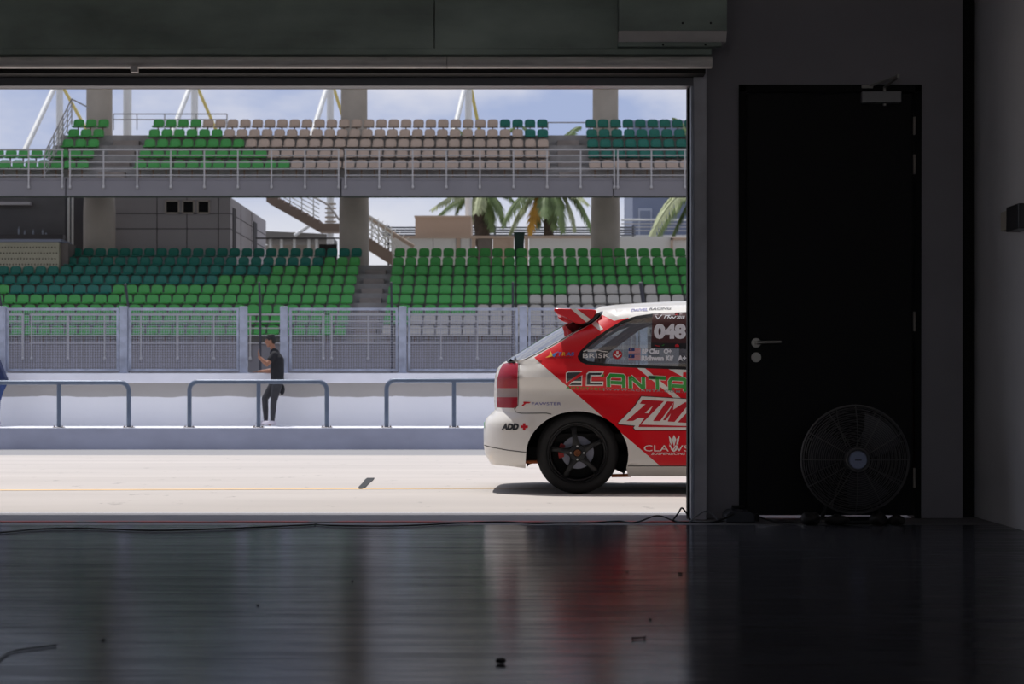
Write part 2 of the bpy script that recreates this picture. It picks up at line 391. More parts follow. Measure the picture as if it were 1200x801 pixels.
# switch box on the right wall
sw = thing('wall_switch_box', 'dark steel switch box with a beige label plate on the right wall', 'switch box', (XR - 0.03, 10.0, Z_(272, 10)))
g = MB(); g.box(XR - 0.075, XR - 0.002, 9.62, 9.86, Z_(272, 9.86), Z_(243, 9.86)); g.build('steel_case', mat('dark steel case', rgb(70, 70, 72), 0.35, 0.5), sw, bevel=0.004)
g = MB(); g.box(XR - 0.062, XR - 0.002, 9.88, 10.02, Z_(269, 9.9), Z_(246.5, 9.9)); lab = g.build('switch_body', mat('beige switch plastic', rgb(190, 182, 168), 0.6), sw, bevel=0.003)
g = MB(); g.box(XR - 0.060, XR - 0.016, 9.877, 9.8795, Z_(251, 9.88), Z_(248, 9.88)); g.build('orange_strip', mat('faded orange print', rgb(190, 120, 80), 0.6), lab)
g = MB(); c = Vector((XR - 0.030, 9.878, Z_(257.5, 9.88))); g.lathe([(0.006, 0), (0.009, 0), (0.009, -0.001), (0.006, -0.001)], c, 'Y', 16, close=True); g.cyl((c.x, c.y - 0.001, c.z), 0.003, 0.001, 'Y', 10)
g.build('round_mark', M['black_plastic'], lab)
for zz in (Z_(245, 9.86), Z_(270.5, 9.86)):
    MB().cyl((XR - 0.066, 9.852, zz), 0.005, 0.010, 'Y', 10).build('screw', M['steel'], sw)
# ================================================================== pit lane and pit wall
m_lane = mat('sun bleached concrete', rgb(184, 176, 169), 0.85, var=0.09, scale=0.6, stretch=(0.35, 1.6, 1))
nt = m_lane.node_tree; b = nt.nodes['Principled BSDF']; src = b.inputs['Base Color'].links[0].from_socket
tc = nt.nodes.new('ShaderNodeTexCoord'); mp = nt.nodes.new('ShaderNodeMapping'); mp.inputs['Scale'].default_value = (1, 0.45, 1); nt.links.new(tc.outputs['Object'], mp.inputs[0])
vo = nt.nodes.new('ShaderNodeTexNoise'); vo.inputs['Scale'].default_value = 4.5; vo.inputs['Detail'].default_value = 5; vo.inputs['Roughness'].default_value = 0.7; nt.links.new(mp.outputs[0], vo.inputs['Vector'])
rp = nt.nodes.new('ShaderNodeValToRGB'); rp.color_ramp.elements[0].position = 0.63; rp.color_ramp.elements[1].position = 0.70; rp.color_ramp.elements[0].color = (0, 0, 0, 1); rp.color_ramp.elements[1].color = (0.55, 0.55, 0.55, 1); nt.links.new(vo.outputs['Fac'], rp.inputs[0])
mx = nt.nodes.new('ShaderNodeMixRGB'); mx.inputs['Color2'].default_value = rgb(96, 92, 90); nt.links.new(rp.outputs[0], mx.inputs['Fac']); nt.links.new(src, mx.inputs['Color1']); nt.links.new(mx.outputs[0], b.inputs['Base Color'])
m_gut = mat('grey asphalt strip', rgb(140, 138, 138), 0.9, var=0.08, scale=0.8, stretch=(0.3, 1.5, 1))
YF0 = 35.3                        # front face of the ledge
ZB = Z_(526.5, YF0)
def zlane(Y): return 0.0 if Y < 15.6 else ZB * (Y - 15.6) / (YF0 - 15.6)
def strip(y0, y1, m, name, n=4, dz=0.0, x0=-60, x1=60):
    g = MB(); ys = [y0 + (y1 - y0) * i / n for i in range(n + 1)]
    for a, c in zip(ys, ys[1:]):
        g.add([(x0, a, zlane(a) + dz), (x1, a, zlane(a) + dz), (x1, c, zlane(c) + dz), (x0, c, zlane(c) + dz)], [(0, 1, 2, 3)])
    return tag(g.build(name, m, normals=False), kind='structure')
strip(11.2, 15.6, m_lane, 'pit_lane', 2); strip(15.6, 28.0, m_lane, 'pit_lane_slope', 1)
strip(28.0, YF0 + 0.05, m_gut, 'pit_lane_edge', 1)
g = MB(); g.add([(-9, 13.22, 0.002), (9, 14.4, 0.002), (9, 14.52, 0.002), (-9, 13.34, 0.002)], [(0, 1, 2, 3)])
tag(g.build('lane_line', mat('worn yellow line', rgb(226, 190, 140), 0.8, var=0.1, scale=3), normals=False), kind='structure')

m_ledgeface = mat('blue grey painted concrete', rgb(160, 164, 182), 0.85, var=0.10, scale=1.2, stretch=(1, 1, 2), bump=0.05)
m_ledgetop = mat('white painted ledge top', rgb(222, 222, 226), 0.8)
m_whitewall = mat('white painted pit wall', rgb(226, 226, 232), 0.8, var=0.03, scale=1.5)
m_cap = mat('pale grey wall cap', rgb(226, 226, 233), 0.8, var=0.05, scale=2)
m_band = mat('bare grey concrete', rgb(160, 156, 152), 0.9, var=0.06, scale=1)
ZT = Z_(501.2, YF0); YWL = 37.6
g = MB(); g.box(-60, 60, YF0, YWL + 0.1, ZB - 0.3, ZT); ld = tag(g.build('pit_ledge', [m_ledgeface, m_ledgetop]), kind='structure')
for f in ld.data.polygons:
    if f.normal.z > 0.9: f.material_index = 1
# pit wall with white paint up to a rough line
zc0, zc1 = Z_(448.5, 37.3), Z_(437, 37.3)
zpaint = Z_(464.5, YWL)
m_pw = bpy.data.materials.new('pit wall paint'); m_pw.use_nodes = True; nt = m_pw.node_tree; b = nt.nodes['Principled BSDF']; b.inputs['Roughness'].default_value = 0.85
ge = nt.nodes.new('ShaderNodeNewGeometry'); sx = nt.nodes.new('ShaderNodeSeparateXYZ'); nt.links.new(ge.outputs['Position'], sx.inputs[0])
nz = nt.nodes.new('ShaderNodeTexNoise'); nz.inputs['Scale'].default_value = 2.2; nz.inputs['Detail'].default_value = 6; nt.links.new(ge.outputs['Position'], nz.inputs['Vector'])
mm = nt.nodes.new('ShaderNodeMath'); mm.operation = 'MULTIPLY_ADD'; mm.inputs[1].default_value = 0.10; nt.links.new(nz.outputs['Fac'], mm.inputs[0]); nt.links.new(sx.outputs['Z'], mm.inputs[2])
gt = nt.nodes.new('ShaderNodeMath'); gt.operation = 'GREATER_THAN'; gt.inputs[1].default_value = zpaint + 0.05; nt.links.new(mm.outputs[0], gt.inputs[0])
n2 = nt.nodes.new('ShaderNodeTexNoise'); n2.inputs['Scale'].default_value = 0.9; n2.inputs['Detail'].default_value = 5; nt.links.new(ge.outputs['Position'], n2.inputs['Vector'])
r1 = nt.nodes.new('ShaderNodeValToRGB'); r1.color_ramp.elements[0].color = rgb(240, 240, 244); r1.color_ramp.elements[1].color = rgb(250, 250, 252); nt.links.new(n2.outputs['Fac'], r1.inputs[0])
r2 = nt.nodes.new('ShaderNodeValToRGB'); r2.color_ramp.elements[0].color = rgb(164, 160, 156); r2.color_ramp.elements[1].color = rgb(186, 182, 178); nt.links.new(n2.outputs['Fac'], r2.inputs[0])
mx = nt.nodes.new('ShaderNodeMixRGB'); nt.links.new(gt.outputs[0], mx.inputs[0]); nt.links.new(r1.outputs[0], mx.inputs[1]); nt.links.new(r2.outputs[0], mx.inputs[2]); nt.links.new(mx.outputs[0], b.inputs['Base Color'])
tag(MB().box(-60, 60, YWL, YWL + 0.3, ZT - 0.2, zc1 - 0.02).build('pit_wall', m_pw), kind='structure')
tag(MB().box(-60, 60, 37.3, YWL + 0.55, zc0, zc1).build('pit_wall_cap', m_cap, bevel=0.01), kind='structure')
# track behind the wall
m_track = mat('asphalt track', rgb(112, 110, 110), 0.9, var=0.06, scale=0.4)
tag(MB().box(-120, 120, YWL + 0.31, 130, -0.6, -0.1).build('track', m_track), kind='structure')

# ------------------------------------------------------------------ guard rails on the ledge
YR = 35.75
def rail(pts_x, py_top, left_open, name_label):
    zt = Z_(py_top + 2, YR); r = 0.042; rad = 0.16
    t = thing('guard_rail', name_label, 'rail', ((X_(pts_x[0], YR) + X_(pts_x[-1], YR)) / 2, YR, ZT), 'tubular rails along the pit wall ledge')
    g = MB(); x0, x1 = X_(pts_x[0], YR), X_(pts_x[-1], YR)
    path = [(x0, YR, ZT)] + [(x0 + rad + q[0], YR, zt - rad + q[1]) for q in arc((0, 0), rad, 180, 90, 6)] + \
           [(x1 - rad + q[0], YR, zt - rad + q[1]) for q in arc((0, 0), rad, 90, 0, 6)] + [(x1, YR, ZT)]
    g.tube(path, r, 12); g.build('hoop', M['rail_blue'], t, smooth=True)
    for px in pts_x[1:-1]:
        MB().tube([(X_(px, YR), YR, ZT), (X_(px, YR), YR, zt)], r * 0.95, 12).build('post', M['rail_blue'], t, smooth=True)
    for px in pts_x:
        g = MB(); g.box(X_(px, YR) - 0.10, X_(px, YR) + 0.10, YR - 0.08, YR + 0.08, ZT, ZT + 0.012); 
        for q in (-0.075, 0.075): g.cyl((X_(px, YR) + q, YR - 0.04, ZT + 0.012), 0.014, 0.02, 'Z', 8)
        g.build('foot_plate', mat('rusty plate', rgb(112, 98, 84), 0.8), t)
rail([-93, -13, 69, 151], 446, True, 'blue grey tubular guard rail on the ledge, running out of the left edge')
rail([222, 303, 383], 445, False, 'blue grey tubular guard rail on the ledge, in front of the man in black')
rail([453, 532, 613], 443.5, False, 'blue grey tubular guard rail on the ledge, partly behind the race car')

# ------------------------------------------------------------------ mesh fence on top of the wall
YFN = 37.72; zf0, zf1 = zc1, Z_(360, YFN)
m_post = mat('galvanised fence post', rgb(160, 166, 182), 0.5, 0.3, var=0.22, scale=5)
m_wire = mat('fence wire', rgb(168, 170, 184), 0.5, 0.3)
names = ['at the far left', 'second from the left', 'left of the gap behind the man', 'right of the gap behind the man', 'third left of the race car roof', 'just behind the race car hatch', 'hidden behind the race car roof']
for i, px in enumerate((3, 145.5, 285.5, 333, 472, 613, 754)):
    x = X_(px, YFN); g = MB(); g.box(x - 0.075, x + 0.075, YFN - 0.075, YFN + 0.075, zf0 + 0.012, zf1 + 0.02)
    g2 = thing('fence_post', 'square galvanised fence post on the pit wall, ' + names[i].replace('third left of the race car roof', 'midway between gap and car'), 'post', (x, YFN, zf0), 'fence posts on the pit wall')
    g.build('post_tube', m_post, g2, bevel=0.008)
    MB().box(x - 0.11, x + 0.11, YFN - 0.11, YFN + 0.11, zf0, zf0 + 0.012).build('base_plate', m_post, g2)
pl = ['leftmost wire mesh fence panel on the pit wall', 'wire mesh fence panel on the pit wall, second from the left', 'wire mesh fence panel on the pit wall, right of the man in black',
      'wire mesh fence panel on the pit wall, left of the race car hatch', 'wire mesh fence panel on the pit wall, behind the race car roof']
def fpanel(p0, p1, label):
    x0, x1 = X_(p0, YFN), X_(p1, YFN); z0, z1 = zf0 + 0.04, zf1 - 0.01; r = 0.022
    t = thing('wire_fence', label, 'fence panel', ((x0 + x1) / 2, YFN, z0), 'mesh panels on the pit wall')
    g = MB(); g.box(x0, x0 + 0.05, YFN - r, YFN + r, z0, z1); g.box(x1 - 0.05, x1, YFN - r, YFN + r, z0, z1)
    g.box(x0 + 0.05, x1 - 0.05, YFN - r, YFN + r, z0, z0 + 0.05); g.box(x0 + 0.05, x1 - 0.05, YFN - r, YFN + r, z1 - 0.05, z1)
    g.build('frame', m_post, t)
    g = MB(); w = 0.0038; st = 0.05
    n = int((x1 - x0 - 0.1) / st)
    for k in range(1, n): 
        x = x0 + 0.05 + (x1 - x0 - 0.1) * k / n; g.box(x - w, x + w, YFN - w, YFN + w, z0 + 0.05, z1 - 0.05)
    n = int((z1 - z0 - 0.1) / st)
    for k in range(1, n):
        z = z0 + 0.05 + (z1 - z0 - 0.1) * k / n; g.box(x0 + 0.05, x1 - 0.05, YFN - w * 3, YFN - w, z - w, z + w)
    g.build('wire_mesh', m_wire, t, normals=False)
for (a, c), l in zip(((7.5, 139.5), (151, 280), (339, 466.5), (478, 607), (619, 748)), pl): fpanel(a, c, l)
fpanel(-134, -2, 'wire mesh fence panel on the pit wall, cut off by the left edge')

# catch fence posts beyond the track
YD = 62.0
m_dp = mat('dark fence pole', rgb(66, 66, 74), 0.6)
for i, (px, py, lean) in enumerate(((2, 336, -2), (150.5, 333, -1.5), (305, 331, 0), (459, 331, 0), (601, 331, 0), (755, 331, -5), (802, 333, 7))):
    g = MB(); x = X_(px, YD); zt = Z_(py, YD); zk = Z_(362, YD); x2 = X_(px + lean, YD)
    g.box(x - 0.07, x + 0.07, YD - 0.02, YD + 0.02, -0.1, -0.07)
    g.tube([(x, YD, -0.1), (x, YD, zk), (x2, YD - 0.25, zt)], 0.04 if i < 5 else 0.06, 8)
    o = g.build('catch_fence_pole', m_dp, smooth=True)
    tag(o, 'thin dark pole between track and green seats, ' + ['leftmost of all', 'second from the left', 'above the man in black', 'beside the lower stairs', 'left of the car spoiler', 'leaning left above the car roof', 'leaning right above the car roof'][i], 'pole', 'dark poles in front of the lower stand')
# black tape strip and lumps lying on the lane
g = MB(); a = P(422.5, 572.8, 1650 / (572.8 - 453)); c = P(434.5, 560.3, 1650 / (560.3 - 453)); wn_ = [(0, .012), (.12, .026), (.5, .026), (.8, .034), (1, .03)]
V = []
for q, w_ in wn_:
    p_ = a.lerp(c, q); p_.z = 0.0
    V += [p_ + Vector((-w_, 0, 0)), p_ + Vector((w_, 0, 0)), p_ + Vector((w_, 0, .006)), p_ + Vector((-w_, 0, .006))]
g.add(V, [[4 * k + j, 4 * k + (j + 1) % 4, 4 * k + 4 + (j + 1) % 4, 4 * k + 4 + j] for k in range(4) for j in range(4)] + [[3, 2, 1, 0], [16, 17, 18, 19]])
tag(g.build('rubber_strip', M['rubber']), 'dark strip of rubber lying on the sunlit pit lane', 'rubber strip')
# ================================================================== grandstand
SX0, SX1 = -34.0, 18.0
LY0, LT, LZ0, LR = 69.7, 0.91, 2.87 - 0.575, 0.425       # lower rows: depth, tread, tread height, rise
UY0, UT, UZ0, UR = 72.6, 0.925, 9.36 - 0.575, 0.525
def lrow(i): return LY0 + LT * i, LZ0 + LR * i
def urow(i): return UY0 + UT * i, UZ0 + UR * i
gs = thing('grandstand', 'large two tier concrete grandstand across the track, filled with coloured seats', 'grandstand', (-8, 65, -0.1))
YP = 65.4
m_soffit = M['beam']
# lower tier: stepped concrete
prof = [(YP + 0.25, -0.1), (YP + 0.25, LZ0)]
for i in range(9):
    y, z = lrow(i); prof += [(y - 0.60 if i else y - 0.6, z)] if i == 0 else [(y - 0.60, z - LR), (y - 0.60, z)]
yc, zc_ = lrow(9); ZCON = lrow(8)[1]
prof += [(93, ZCON), (93, -0.1)]
MB().prism_x(prof, SX0, SX1).build('lower_tier', M['concrete'], gs)
MB().box(SX0, SX1, YP + 0.02, YP + 0.25, -0.1, Z_(401, YP)).build('lower_parapet', M['beam'], gs)
# upper tier
YB = 71.0; zb0, zb1 = Z_(229.5, YB), Z_(208, YB)
def uprof(i0, i1):
    p = []
    for i in range(i0, i1 + 1):
        y, z = urow(i); p += [(y - 0.62, z - (UR if i > i0 else 0.0)), (y - 0.62, z)]
    ye, ze = urow(i1); p += [(ye + 0.45, ze), (ye + 0.45, ze - 1.0)]
    ys, zs = urow(i0); p += [(ys - 0.62, zb0 + 0.3 if i0 == 0 else zs - 1.0)]
    return p
XCUT = X_(66, 75)
MB().prism_x(uprof(0, 1), SX0, XCUT).build('upper_tier', M['concrete'], gs)
MB().prism_x(uprof(0, 4), XCUT, SX1).build('upper_tier', M['concrete'], gs)
MB().prism_x([(YB + 0.7, zb0 + 0.12), (78.6, zb0 + 1.0), (78.6, zb0 + 1.3), (YB + 0.7, zb0 + 0.4)], SX0, SX1).build('soffit', M['concrete'], gs)
g = MB()
jx = [X_(p, YB) for p in (77, 399.5, 719)]
xs = [SX0] + jx + [SX1]
for a, c in zip(xs, xs[1:]):
    g.box(a + 0.02, c - 0.02, YB, YB + 0.7, zb0, zb1 - 0.12); g.box(a + 0.02, c - 0.02, YB + 0.06, YB + 1.02, zb1 - 0.12, zb1)
g.build('parapet_beam', M['beam'], gs, bevel=0.02)
# aisle steps
m_step = mat('worn step concrete', rgb(146, 136, 128), 0.9, var=0.2, scale=1.5)
def aisle(row, n, x0, x1, rise, name):
    p = []
    for i in range(1, n):
        y, z = row(i); p += [(y - 1.05, z - rise - 0.02), (y - 1.05, z - rise / 2), (y - 0.58, z - rise / 2), (y - 0.58, z - 0.02)]
    p += [(y - 0.3, z - 0.02), (y - 0.3, z - rise - 0.1)]; y, z = row(1); p += [(y - 0.9, z - rise - 0.1)]
    MB().prism_x(p, x0 + 0.06, x1 - 0.06).build(name, m_step, gs)
aisle(lrow, 9, -6.0, -5.05, LR, 'stair_flight'); aisle(urow, 5, -16.05, -14.9, UR, 'stair_flight'); aisle(urow, 5, 1.75, 2.75, UR, 'stair_flight')
# columns
for px, wlow, wup, ph, labl in ((116.5, 37, 30, 132, 0), (415, 35, 31, 431, 0), (709.5, 34, 30, 725, 0)):
    Yc = 79.3; g = MB(); x = X_(px, Yc); rl, ru = wlow / 2 / F * Yc, wup / 2 / F * Yc
    g.lathe([(rl, ZCON), (rl, zb0 + 0.1), (ru, 11.0), (ru * 0.98, 17.0)], (x, Yc, 0), 'Z', 28)
    g.build('column', M['concrete_pale'], gs, smooth=True)
# roof over the upper tier
MB().prism_x([(66.5, 17.6), (66.5, 17.2), (84, 16.6), (84, 17.0)], SX0, SX1 + 8).build('roof', M['white_paint'], gs)

# ------------------------------------------------------------------ railings
m_rl = mat('grey painted railing', rgb(190, 186, 184), 0.6)
def railing(Y, x0, n, bay, pys, py_br, label, zbr):
    t = thing('stand_railing', label, 'railing', (x0 + n * bay / 2, Y, zbr), 'front railings of the grandstand')
    for k, py in enumerate(pys):
        z = Z_(py, Y); rr = 0.036 if k == 0 else 0.022
        MB().tube([(x0 - 0.05, Y, z), (x0 + n * bay + 0.05, Y, z)], rr, 8).build('rail', m_rl, t, smooth=True)
    for k in range(n + 1):
        x = x0 + k * bay; g = MB(); g.box(x - 0.024, x + 0.024, Y - 0.02, Y + 0.02, Z_(py_br, Y), Z_(pys[0], Y))
        g.ball((x, Y + 0.0, Z_(py_br, Y)), (0.055, 0.05, 0.075), 8)
        g.build('post', m_rl, t, smooth=True)
up = (175.3, 182, 190, 197.8, 205.3)
YRL = YB - 0.04
bay = 39.35 / F * YRL
for x0, n, l in ((X_(73, YRL) - 8 * bay, 8, 'grey steel railing section along the upper tier, left of the slanted stair rail'), (X_(82, YRL), 8, 'grey steel railing section along the upper tier, below the left beige seats'),
              (X_(405, YRL), 8, 'grey steel railing section along the upper tier, in front of the right beige seats'), (X_(724, YRL), 8, 'grey steel railing section along the upper tier, at its right end')):
    railing(YRL, x0, n, bay, up, 219, l, zb0)
lo = (368.5, 376.5, 384.5, 393, 402)
YQ = YP - 0.03
for x0, l in ((X_(-315, YQ), 'steel railing section before the lower tier, behind the leftmost fence post'), (X_(37, YQ), 'steel railing section before the lower tier, behind the man in black'),
           (X_(388.6, YQ), 'steel railing section before the lower tier, behind the fence left of the car'), (X_(740, YQ), 'steel railing section before the lower tier, hidden behind the car')):
    railing(YQ, x0, 8, bay, lo, 420, l, 1.5)
# slanted rail at the left block of the upper tier
t = thing('stair_railing', 'slanted steel stair railing climbing beside the left green upper seats', 'railing', (X_(55, 72), 72, UZ0))
a0, a1 = P(52, 180, 71.8), P(84, 116, 76.6)
for k in range(5):
    dz = -k * 0.21; MB().tube([a0 + Vector((0, 0, dz)), a1 + Vector((0, 0, dz))], 0.03 if k == 0 else 0.016, 8).build('rail', m_rl, t, smooth=True)
for q in range(7):
    p = a0.lerp(a1, q / 6); MB().box(p.x - 0.022, p.x + 0.022, p.y - 0.022, p.y + 0.022, p.z - 1.05, p.z).build('post', m_rl, t)
MB().tube([a1, a1 + Vector((0.7, 0.1, -0.35))], 0.028, 8).build('end_rail', m_rl, t, smooth=True)
# back rail of the upper tier
t = thing('back_railing', 'thin grey railing behind the left upper seats beside the column', 'railing', (X_(200, 77.2), 77.2, urow(4)[1]))
for py in (133.5, 140):
    MB().tube([(X_(133, 77.2), 77.2, Z_(py, 77.2)), (X_(266.5, 77.2), 77.2, Z_(py, 77.2))], 0.025, 8).build('rail', m_rl, t, smooth=True)
for px in (133, 160.5, 193, 230, 266):
    MB().box(X_(px, 77.2) - 0.02, X_(px, 77.2) + 0.02, 77.18, 77.22, Z_(152, 77.2), Z_(133.5, 77.2)).build('post', m_rl, t)
t = thing('back_railing', 'thin grey railing behind the right stairs of the upper tier', 'railing', (X_(665, 77.2), 77.2, urow(4)[1]))
MB().tube([(X_(642, 77.2), 77.2, Z_(143.5, 77.2)), (X_(690, 77.2), 77.2, Z_(143.5, 77.2))], 0.025, 8).build('rail', m_rl, t)
for px in (642, 690): MB().box(X_(px, 77.2) - 0.02, X_(px, 77.2) + 0.02, 77.18, 77.22, Z_(152, 77.2), Z_(143.5, 77.2)).build('post', m_rl, t)

# ------------------------------------------------------------------ seats
def seat_geo():
    """one moulded shell: pan, rounded backrest, stub bracket; front faces -Y"""
    prof = [(-0.40, 0.39), (-0.405, 0.405), (-0.36, 0.418), (-0.2, 0.40), (-0.06, 0.395), (-0.005, 0.43), (0.02, 0.50), (0.035, 0.57), (0.046, 0.63), (0.054, 0.675), (0.058, 0.71), (0.061, 0.74)]
    wid = [0.19, 0.205, 0.215, 0.215, 0.212, 0.210, 0.214, 0.220, 0.215, 0.203, 0.175, 0.10]
    nu = 5; top = []; bot = []
    for (y, z), w in zip(prof, wid):
        for u in range(nu):
            a = -1 + 2 * u / (nu - 1); curve = 0.02 * a * a if z > 0.43 else 0.0
            top.append(Vector((a * w, y - curve, z + (0.012 * a * a if z < 0.42 else 0)))); 
            bot.append(Vector((a * w, y - curve + (0.02 if z > 0.43 else 0.005), z - (0.022 if z <= 0.43 else 0.0))))
    n = len(top); vs = top + bot; fs = []
    R = len(prof)
    for i in range(R - 1):
        for u in range(nu - 1):
            q = i * nu + u; fs.append([q, q + 1, q + nu + 1, q + nu]); fs.append([n + q, n + q + nu, n + q + nu + 1, n + q + 1])
        for u in (0, nu - 1):
            q = i * nu + u; fs.append([q, q + nu, n + q + nu, n + q] if u == 0 else [q, n + q, n + q + nu, q + nu])
    for u in range(nu - 1):
        fs.append([u, n + u, n + u + 1, u + 1]); q = (R - 1) * nu + u; fs.append([q, q + 1, n + q + 1, n + q])
    return vs, fs
SV, SF = seat_geo()
BV = [(-0.025, -0.14, 0), (0.025, -0.14, 0), (0.025, -0.09, 0), (-0.025, -0.09, 0), (-0.025, -0.14, 0.39), (0.025, -0.14, 0.39), (0.025, -0.09, 0.39), (-0.025, -0.09, 0.39)]
BF = [(0, 1, 5, 4), (1, 2, 6, 5), (2, 3, 7, 6), (3, 0, 4, 7)]
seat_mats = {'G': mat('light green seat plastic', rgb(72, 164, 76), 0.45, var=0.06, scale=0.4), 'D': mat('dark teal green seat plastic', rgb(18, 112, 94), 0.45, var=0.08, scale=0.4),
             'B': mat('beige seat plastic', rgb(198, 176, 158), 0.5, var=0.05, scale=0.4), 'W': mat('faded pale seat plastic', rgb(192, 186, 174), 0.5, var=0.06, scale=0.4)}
cname = {'G': 'light green', 'D': 'dark green', 'B': 'beige', 'W': 'pale grey'}
protos = {}
for k in seat_mats:
    g = MB(); g.add(SV, SF, 0); g.add(BV, BF, 1)
    o = g.build('stadium_seat', [seat_mats[k], M['bracket']], smooth=True, angle=60, centre=False)
    protos[k] = o.data; bpy.data.objects.remove(o)
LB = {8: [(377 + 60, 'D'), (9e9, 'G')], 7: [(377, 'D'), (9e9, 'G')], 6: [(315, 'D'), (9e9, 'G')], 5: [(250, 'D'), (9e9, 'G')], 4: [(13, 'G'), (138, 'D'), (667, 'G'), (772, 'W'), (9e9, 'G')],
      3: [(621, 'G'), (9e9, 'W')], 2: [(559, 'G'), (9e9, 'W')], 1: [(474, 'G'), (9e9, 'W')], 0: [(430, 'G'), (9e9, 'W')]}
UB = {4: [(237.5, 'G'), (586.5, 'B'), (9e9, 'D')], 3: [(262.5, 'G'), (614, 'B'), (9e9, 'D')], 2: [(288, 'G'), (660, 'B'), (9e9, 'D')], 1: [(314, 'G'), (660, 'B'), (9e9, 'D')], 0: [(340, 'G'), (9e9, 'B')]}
def pick(tab, px):
    for lim, c in tab:
        if px < lim: return c
seats = []
for i in range(9):
    Y, z = lrow(i); s = F / Y
    for k in range(40):
        x = -6.37 - 0.5 * k; px = CX + x * s
        lim = 84 if i == 8 else 76 if i == 7 else -70
        if px < lim: break
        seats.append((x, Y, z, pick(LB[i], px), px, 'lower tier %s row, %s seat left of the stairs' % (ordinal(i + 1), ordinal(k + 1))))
    for k in range(30):
        x = -4.6 + 0.5 * k; px = CX + x * s
        if px > 880: break
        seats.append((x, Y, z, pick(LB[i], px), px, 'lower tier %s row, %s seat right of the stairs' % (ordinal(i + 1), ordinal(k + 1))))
for i in range(5):
    Y, z = urow(i); s = F / Y
    for k in range(3 if i > 1 else 14):
        x = -16.6 - 0.503 * k; px = CX + x * s
        if px < -70: break
        seats.append((x, Y, z, 'G', px, 'upper tier %s row, %s seat left of left stairs' % (ordinal(i + 1), ordinal(k + 1))))
    for k in range(32):
        x = -14.36 + 0.503 * k; px = CX + x * s
        seats.append((x, Y, z, pick(UB[i], px), px, 'upper tier %s row, %s seat right of left stairs' % (ordinal(i + 1), ordinal(k + 1))))
    for k in range(16):
        x = 3.2 + 0.503 * k; px = CX + x * s
        if px > 880: break
        seats.append((x, Y, z, pick(UB[i], px), px, 'upper tier %s row, %s seat right of right stairs' % (ordinal(i + 1), ordinal(k + 1))))
def hidden(sq):
    x, Y, z, c, px, l = sq; py = CY - (z + 0.58 - EYE) * F / Y
    return px < -4 or px > 806 or (px > 655 and py > 366) or (px > 615 and py > 381) or (297 < px < 326 and py > 393)
seen = sorted([q for q in seats if not hidden(q)], key=lambda q: q[1])
one = seen[:300]; rest = seen[300:] + [q for q in seats if hidden(q)]
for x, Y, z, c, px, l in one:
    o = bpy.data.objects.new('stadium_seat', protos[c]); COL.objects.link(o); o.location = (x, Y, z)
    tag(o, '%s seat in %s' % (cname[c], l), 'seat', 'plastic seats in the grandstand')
g = MB(); mi = {'G': 0, 'D': 1, 'B': 2, 'W': 3}
for x, Y, z, c, px, l in rest:
    off = Vector((x, Y, z)); g.add([v + off for v in SV], SF, mi[c]); g.add([Vector(v) + off for v in BV], BF, 4)
o = g.build('distant_stadium_seats', [seat_mats[k] for k in 'GDBW'] + [M['bracket']], smooth=True, normals=False)
tag(o, 'rows of smaller green and beige plastic seats further back in the grandstand', 'seats', kind='stuff')
# ================================================================== behind the lower tier
m_panel = mat('grey wall panels', rgb(172, 168, 170), 0.85, var=0.04, scale=0.5)
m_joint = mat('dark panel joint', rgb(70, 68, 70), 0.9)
m_black = mat('dark glass pane', rgb(10, 11, 13), 0.2)
bl = thing('service_block', 'grey panelled block with three dark windows behind the lower tier', 'building', (X_(202, 80), 82, ZCON))
YS = 80.4; xa, xb = X_(128, YS), X_(270, YS); zt = zb0 + 0.9
MB().box(xa, xb, YS, 92, ZCON, zt).build('wall', m_panel, bl)
g = MB()
for px in (184, 219, 256): g.box(X_(px, YS) - 0.015, X_(px, YS) + 0.015, YS - 0.012, YS, ZCON, zt)
for py in (250, 268): g.box(xa, xb, YS - 0.012, YS, Z_(py, YS) - 0.015, Z_(py, YS) + 0.015)
for q in (83.5, 87): g.box(xb, xb + 0.012, q - 0.03, q + 0.03, ZCON, zt)
for zz in (Z_(250, YS), Z_(268, YS)): g.box(xb, xb + 0.012, YS, 92, zz - 0.015, zz + 0.015)
g.build('panel_joints', m_joint, bl)
for a, c in ((193.5, 210.5), (213.5, 228), (231, 246)):
    g = MB(); x0, x1, z0, z1 = X_(a, YS), X_(c, YS), Z_(250.5, YS), Z_(234.5, YS)
    for q in ((x0, x0 + .06, z0, z1), (x1 - .06, x1, z0, z1), (x0, x1, z0, z0 + .06), (x0, x1, z1 - .06, z1)): g.box(q[0], q[1], YS - 0.05, YS + 0.01, q[2], q[3])
    wn = g.build('window', M['concrete_pale'], bl); MB().box(x0 + .05, x1 - .05, YS - 0.02, YS - 0.005, z0 + .05, z1 - .05).build('pane', m_black, wn)
for y0, y1, zz in ((81.0, 81.9, Z_(243, 81)), (87.5, 88.6, Z_(258, 87))):
    MB().box(xb - 0.02, xb + 0.03, y0, y1, ZCON, zz).build('door', m_joint, bl)
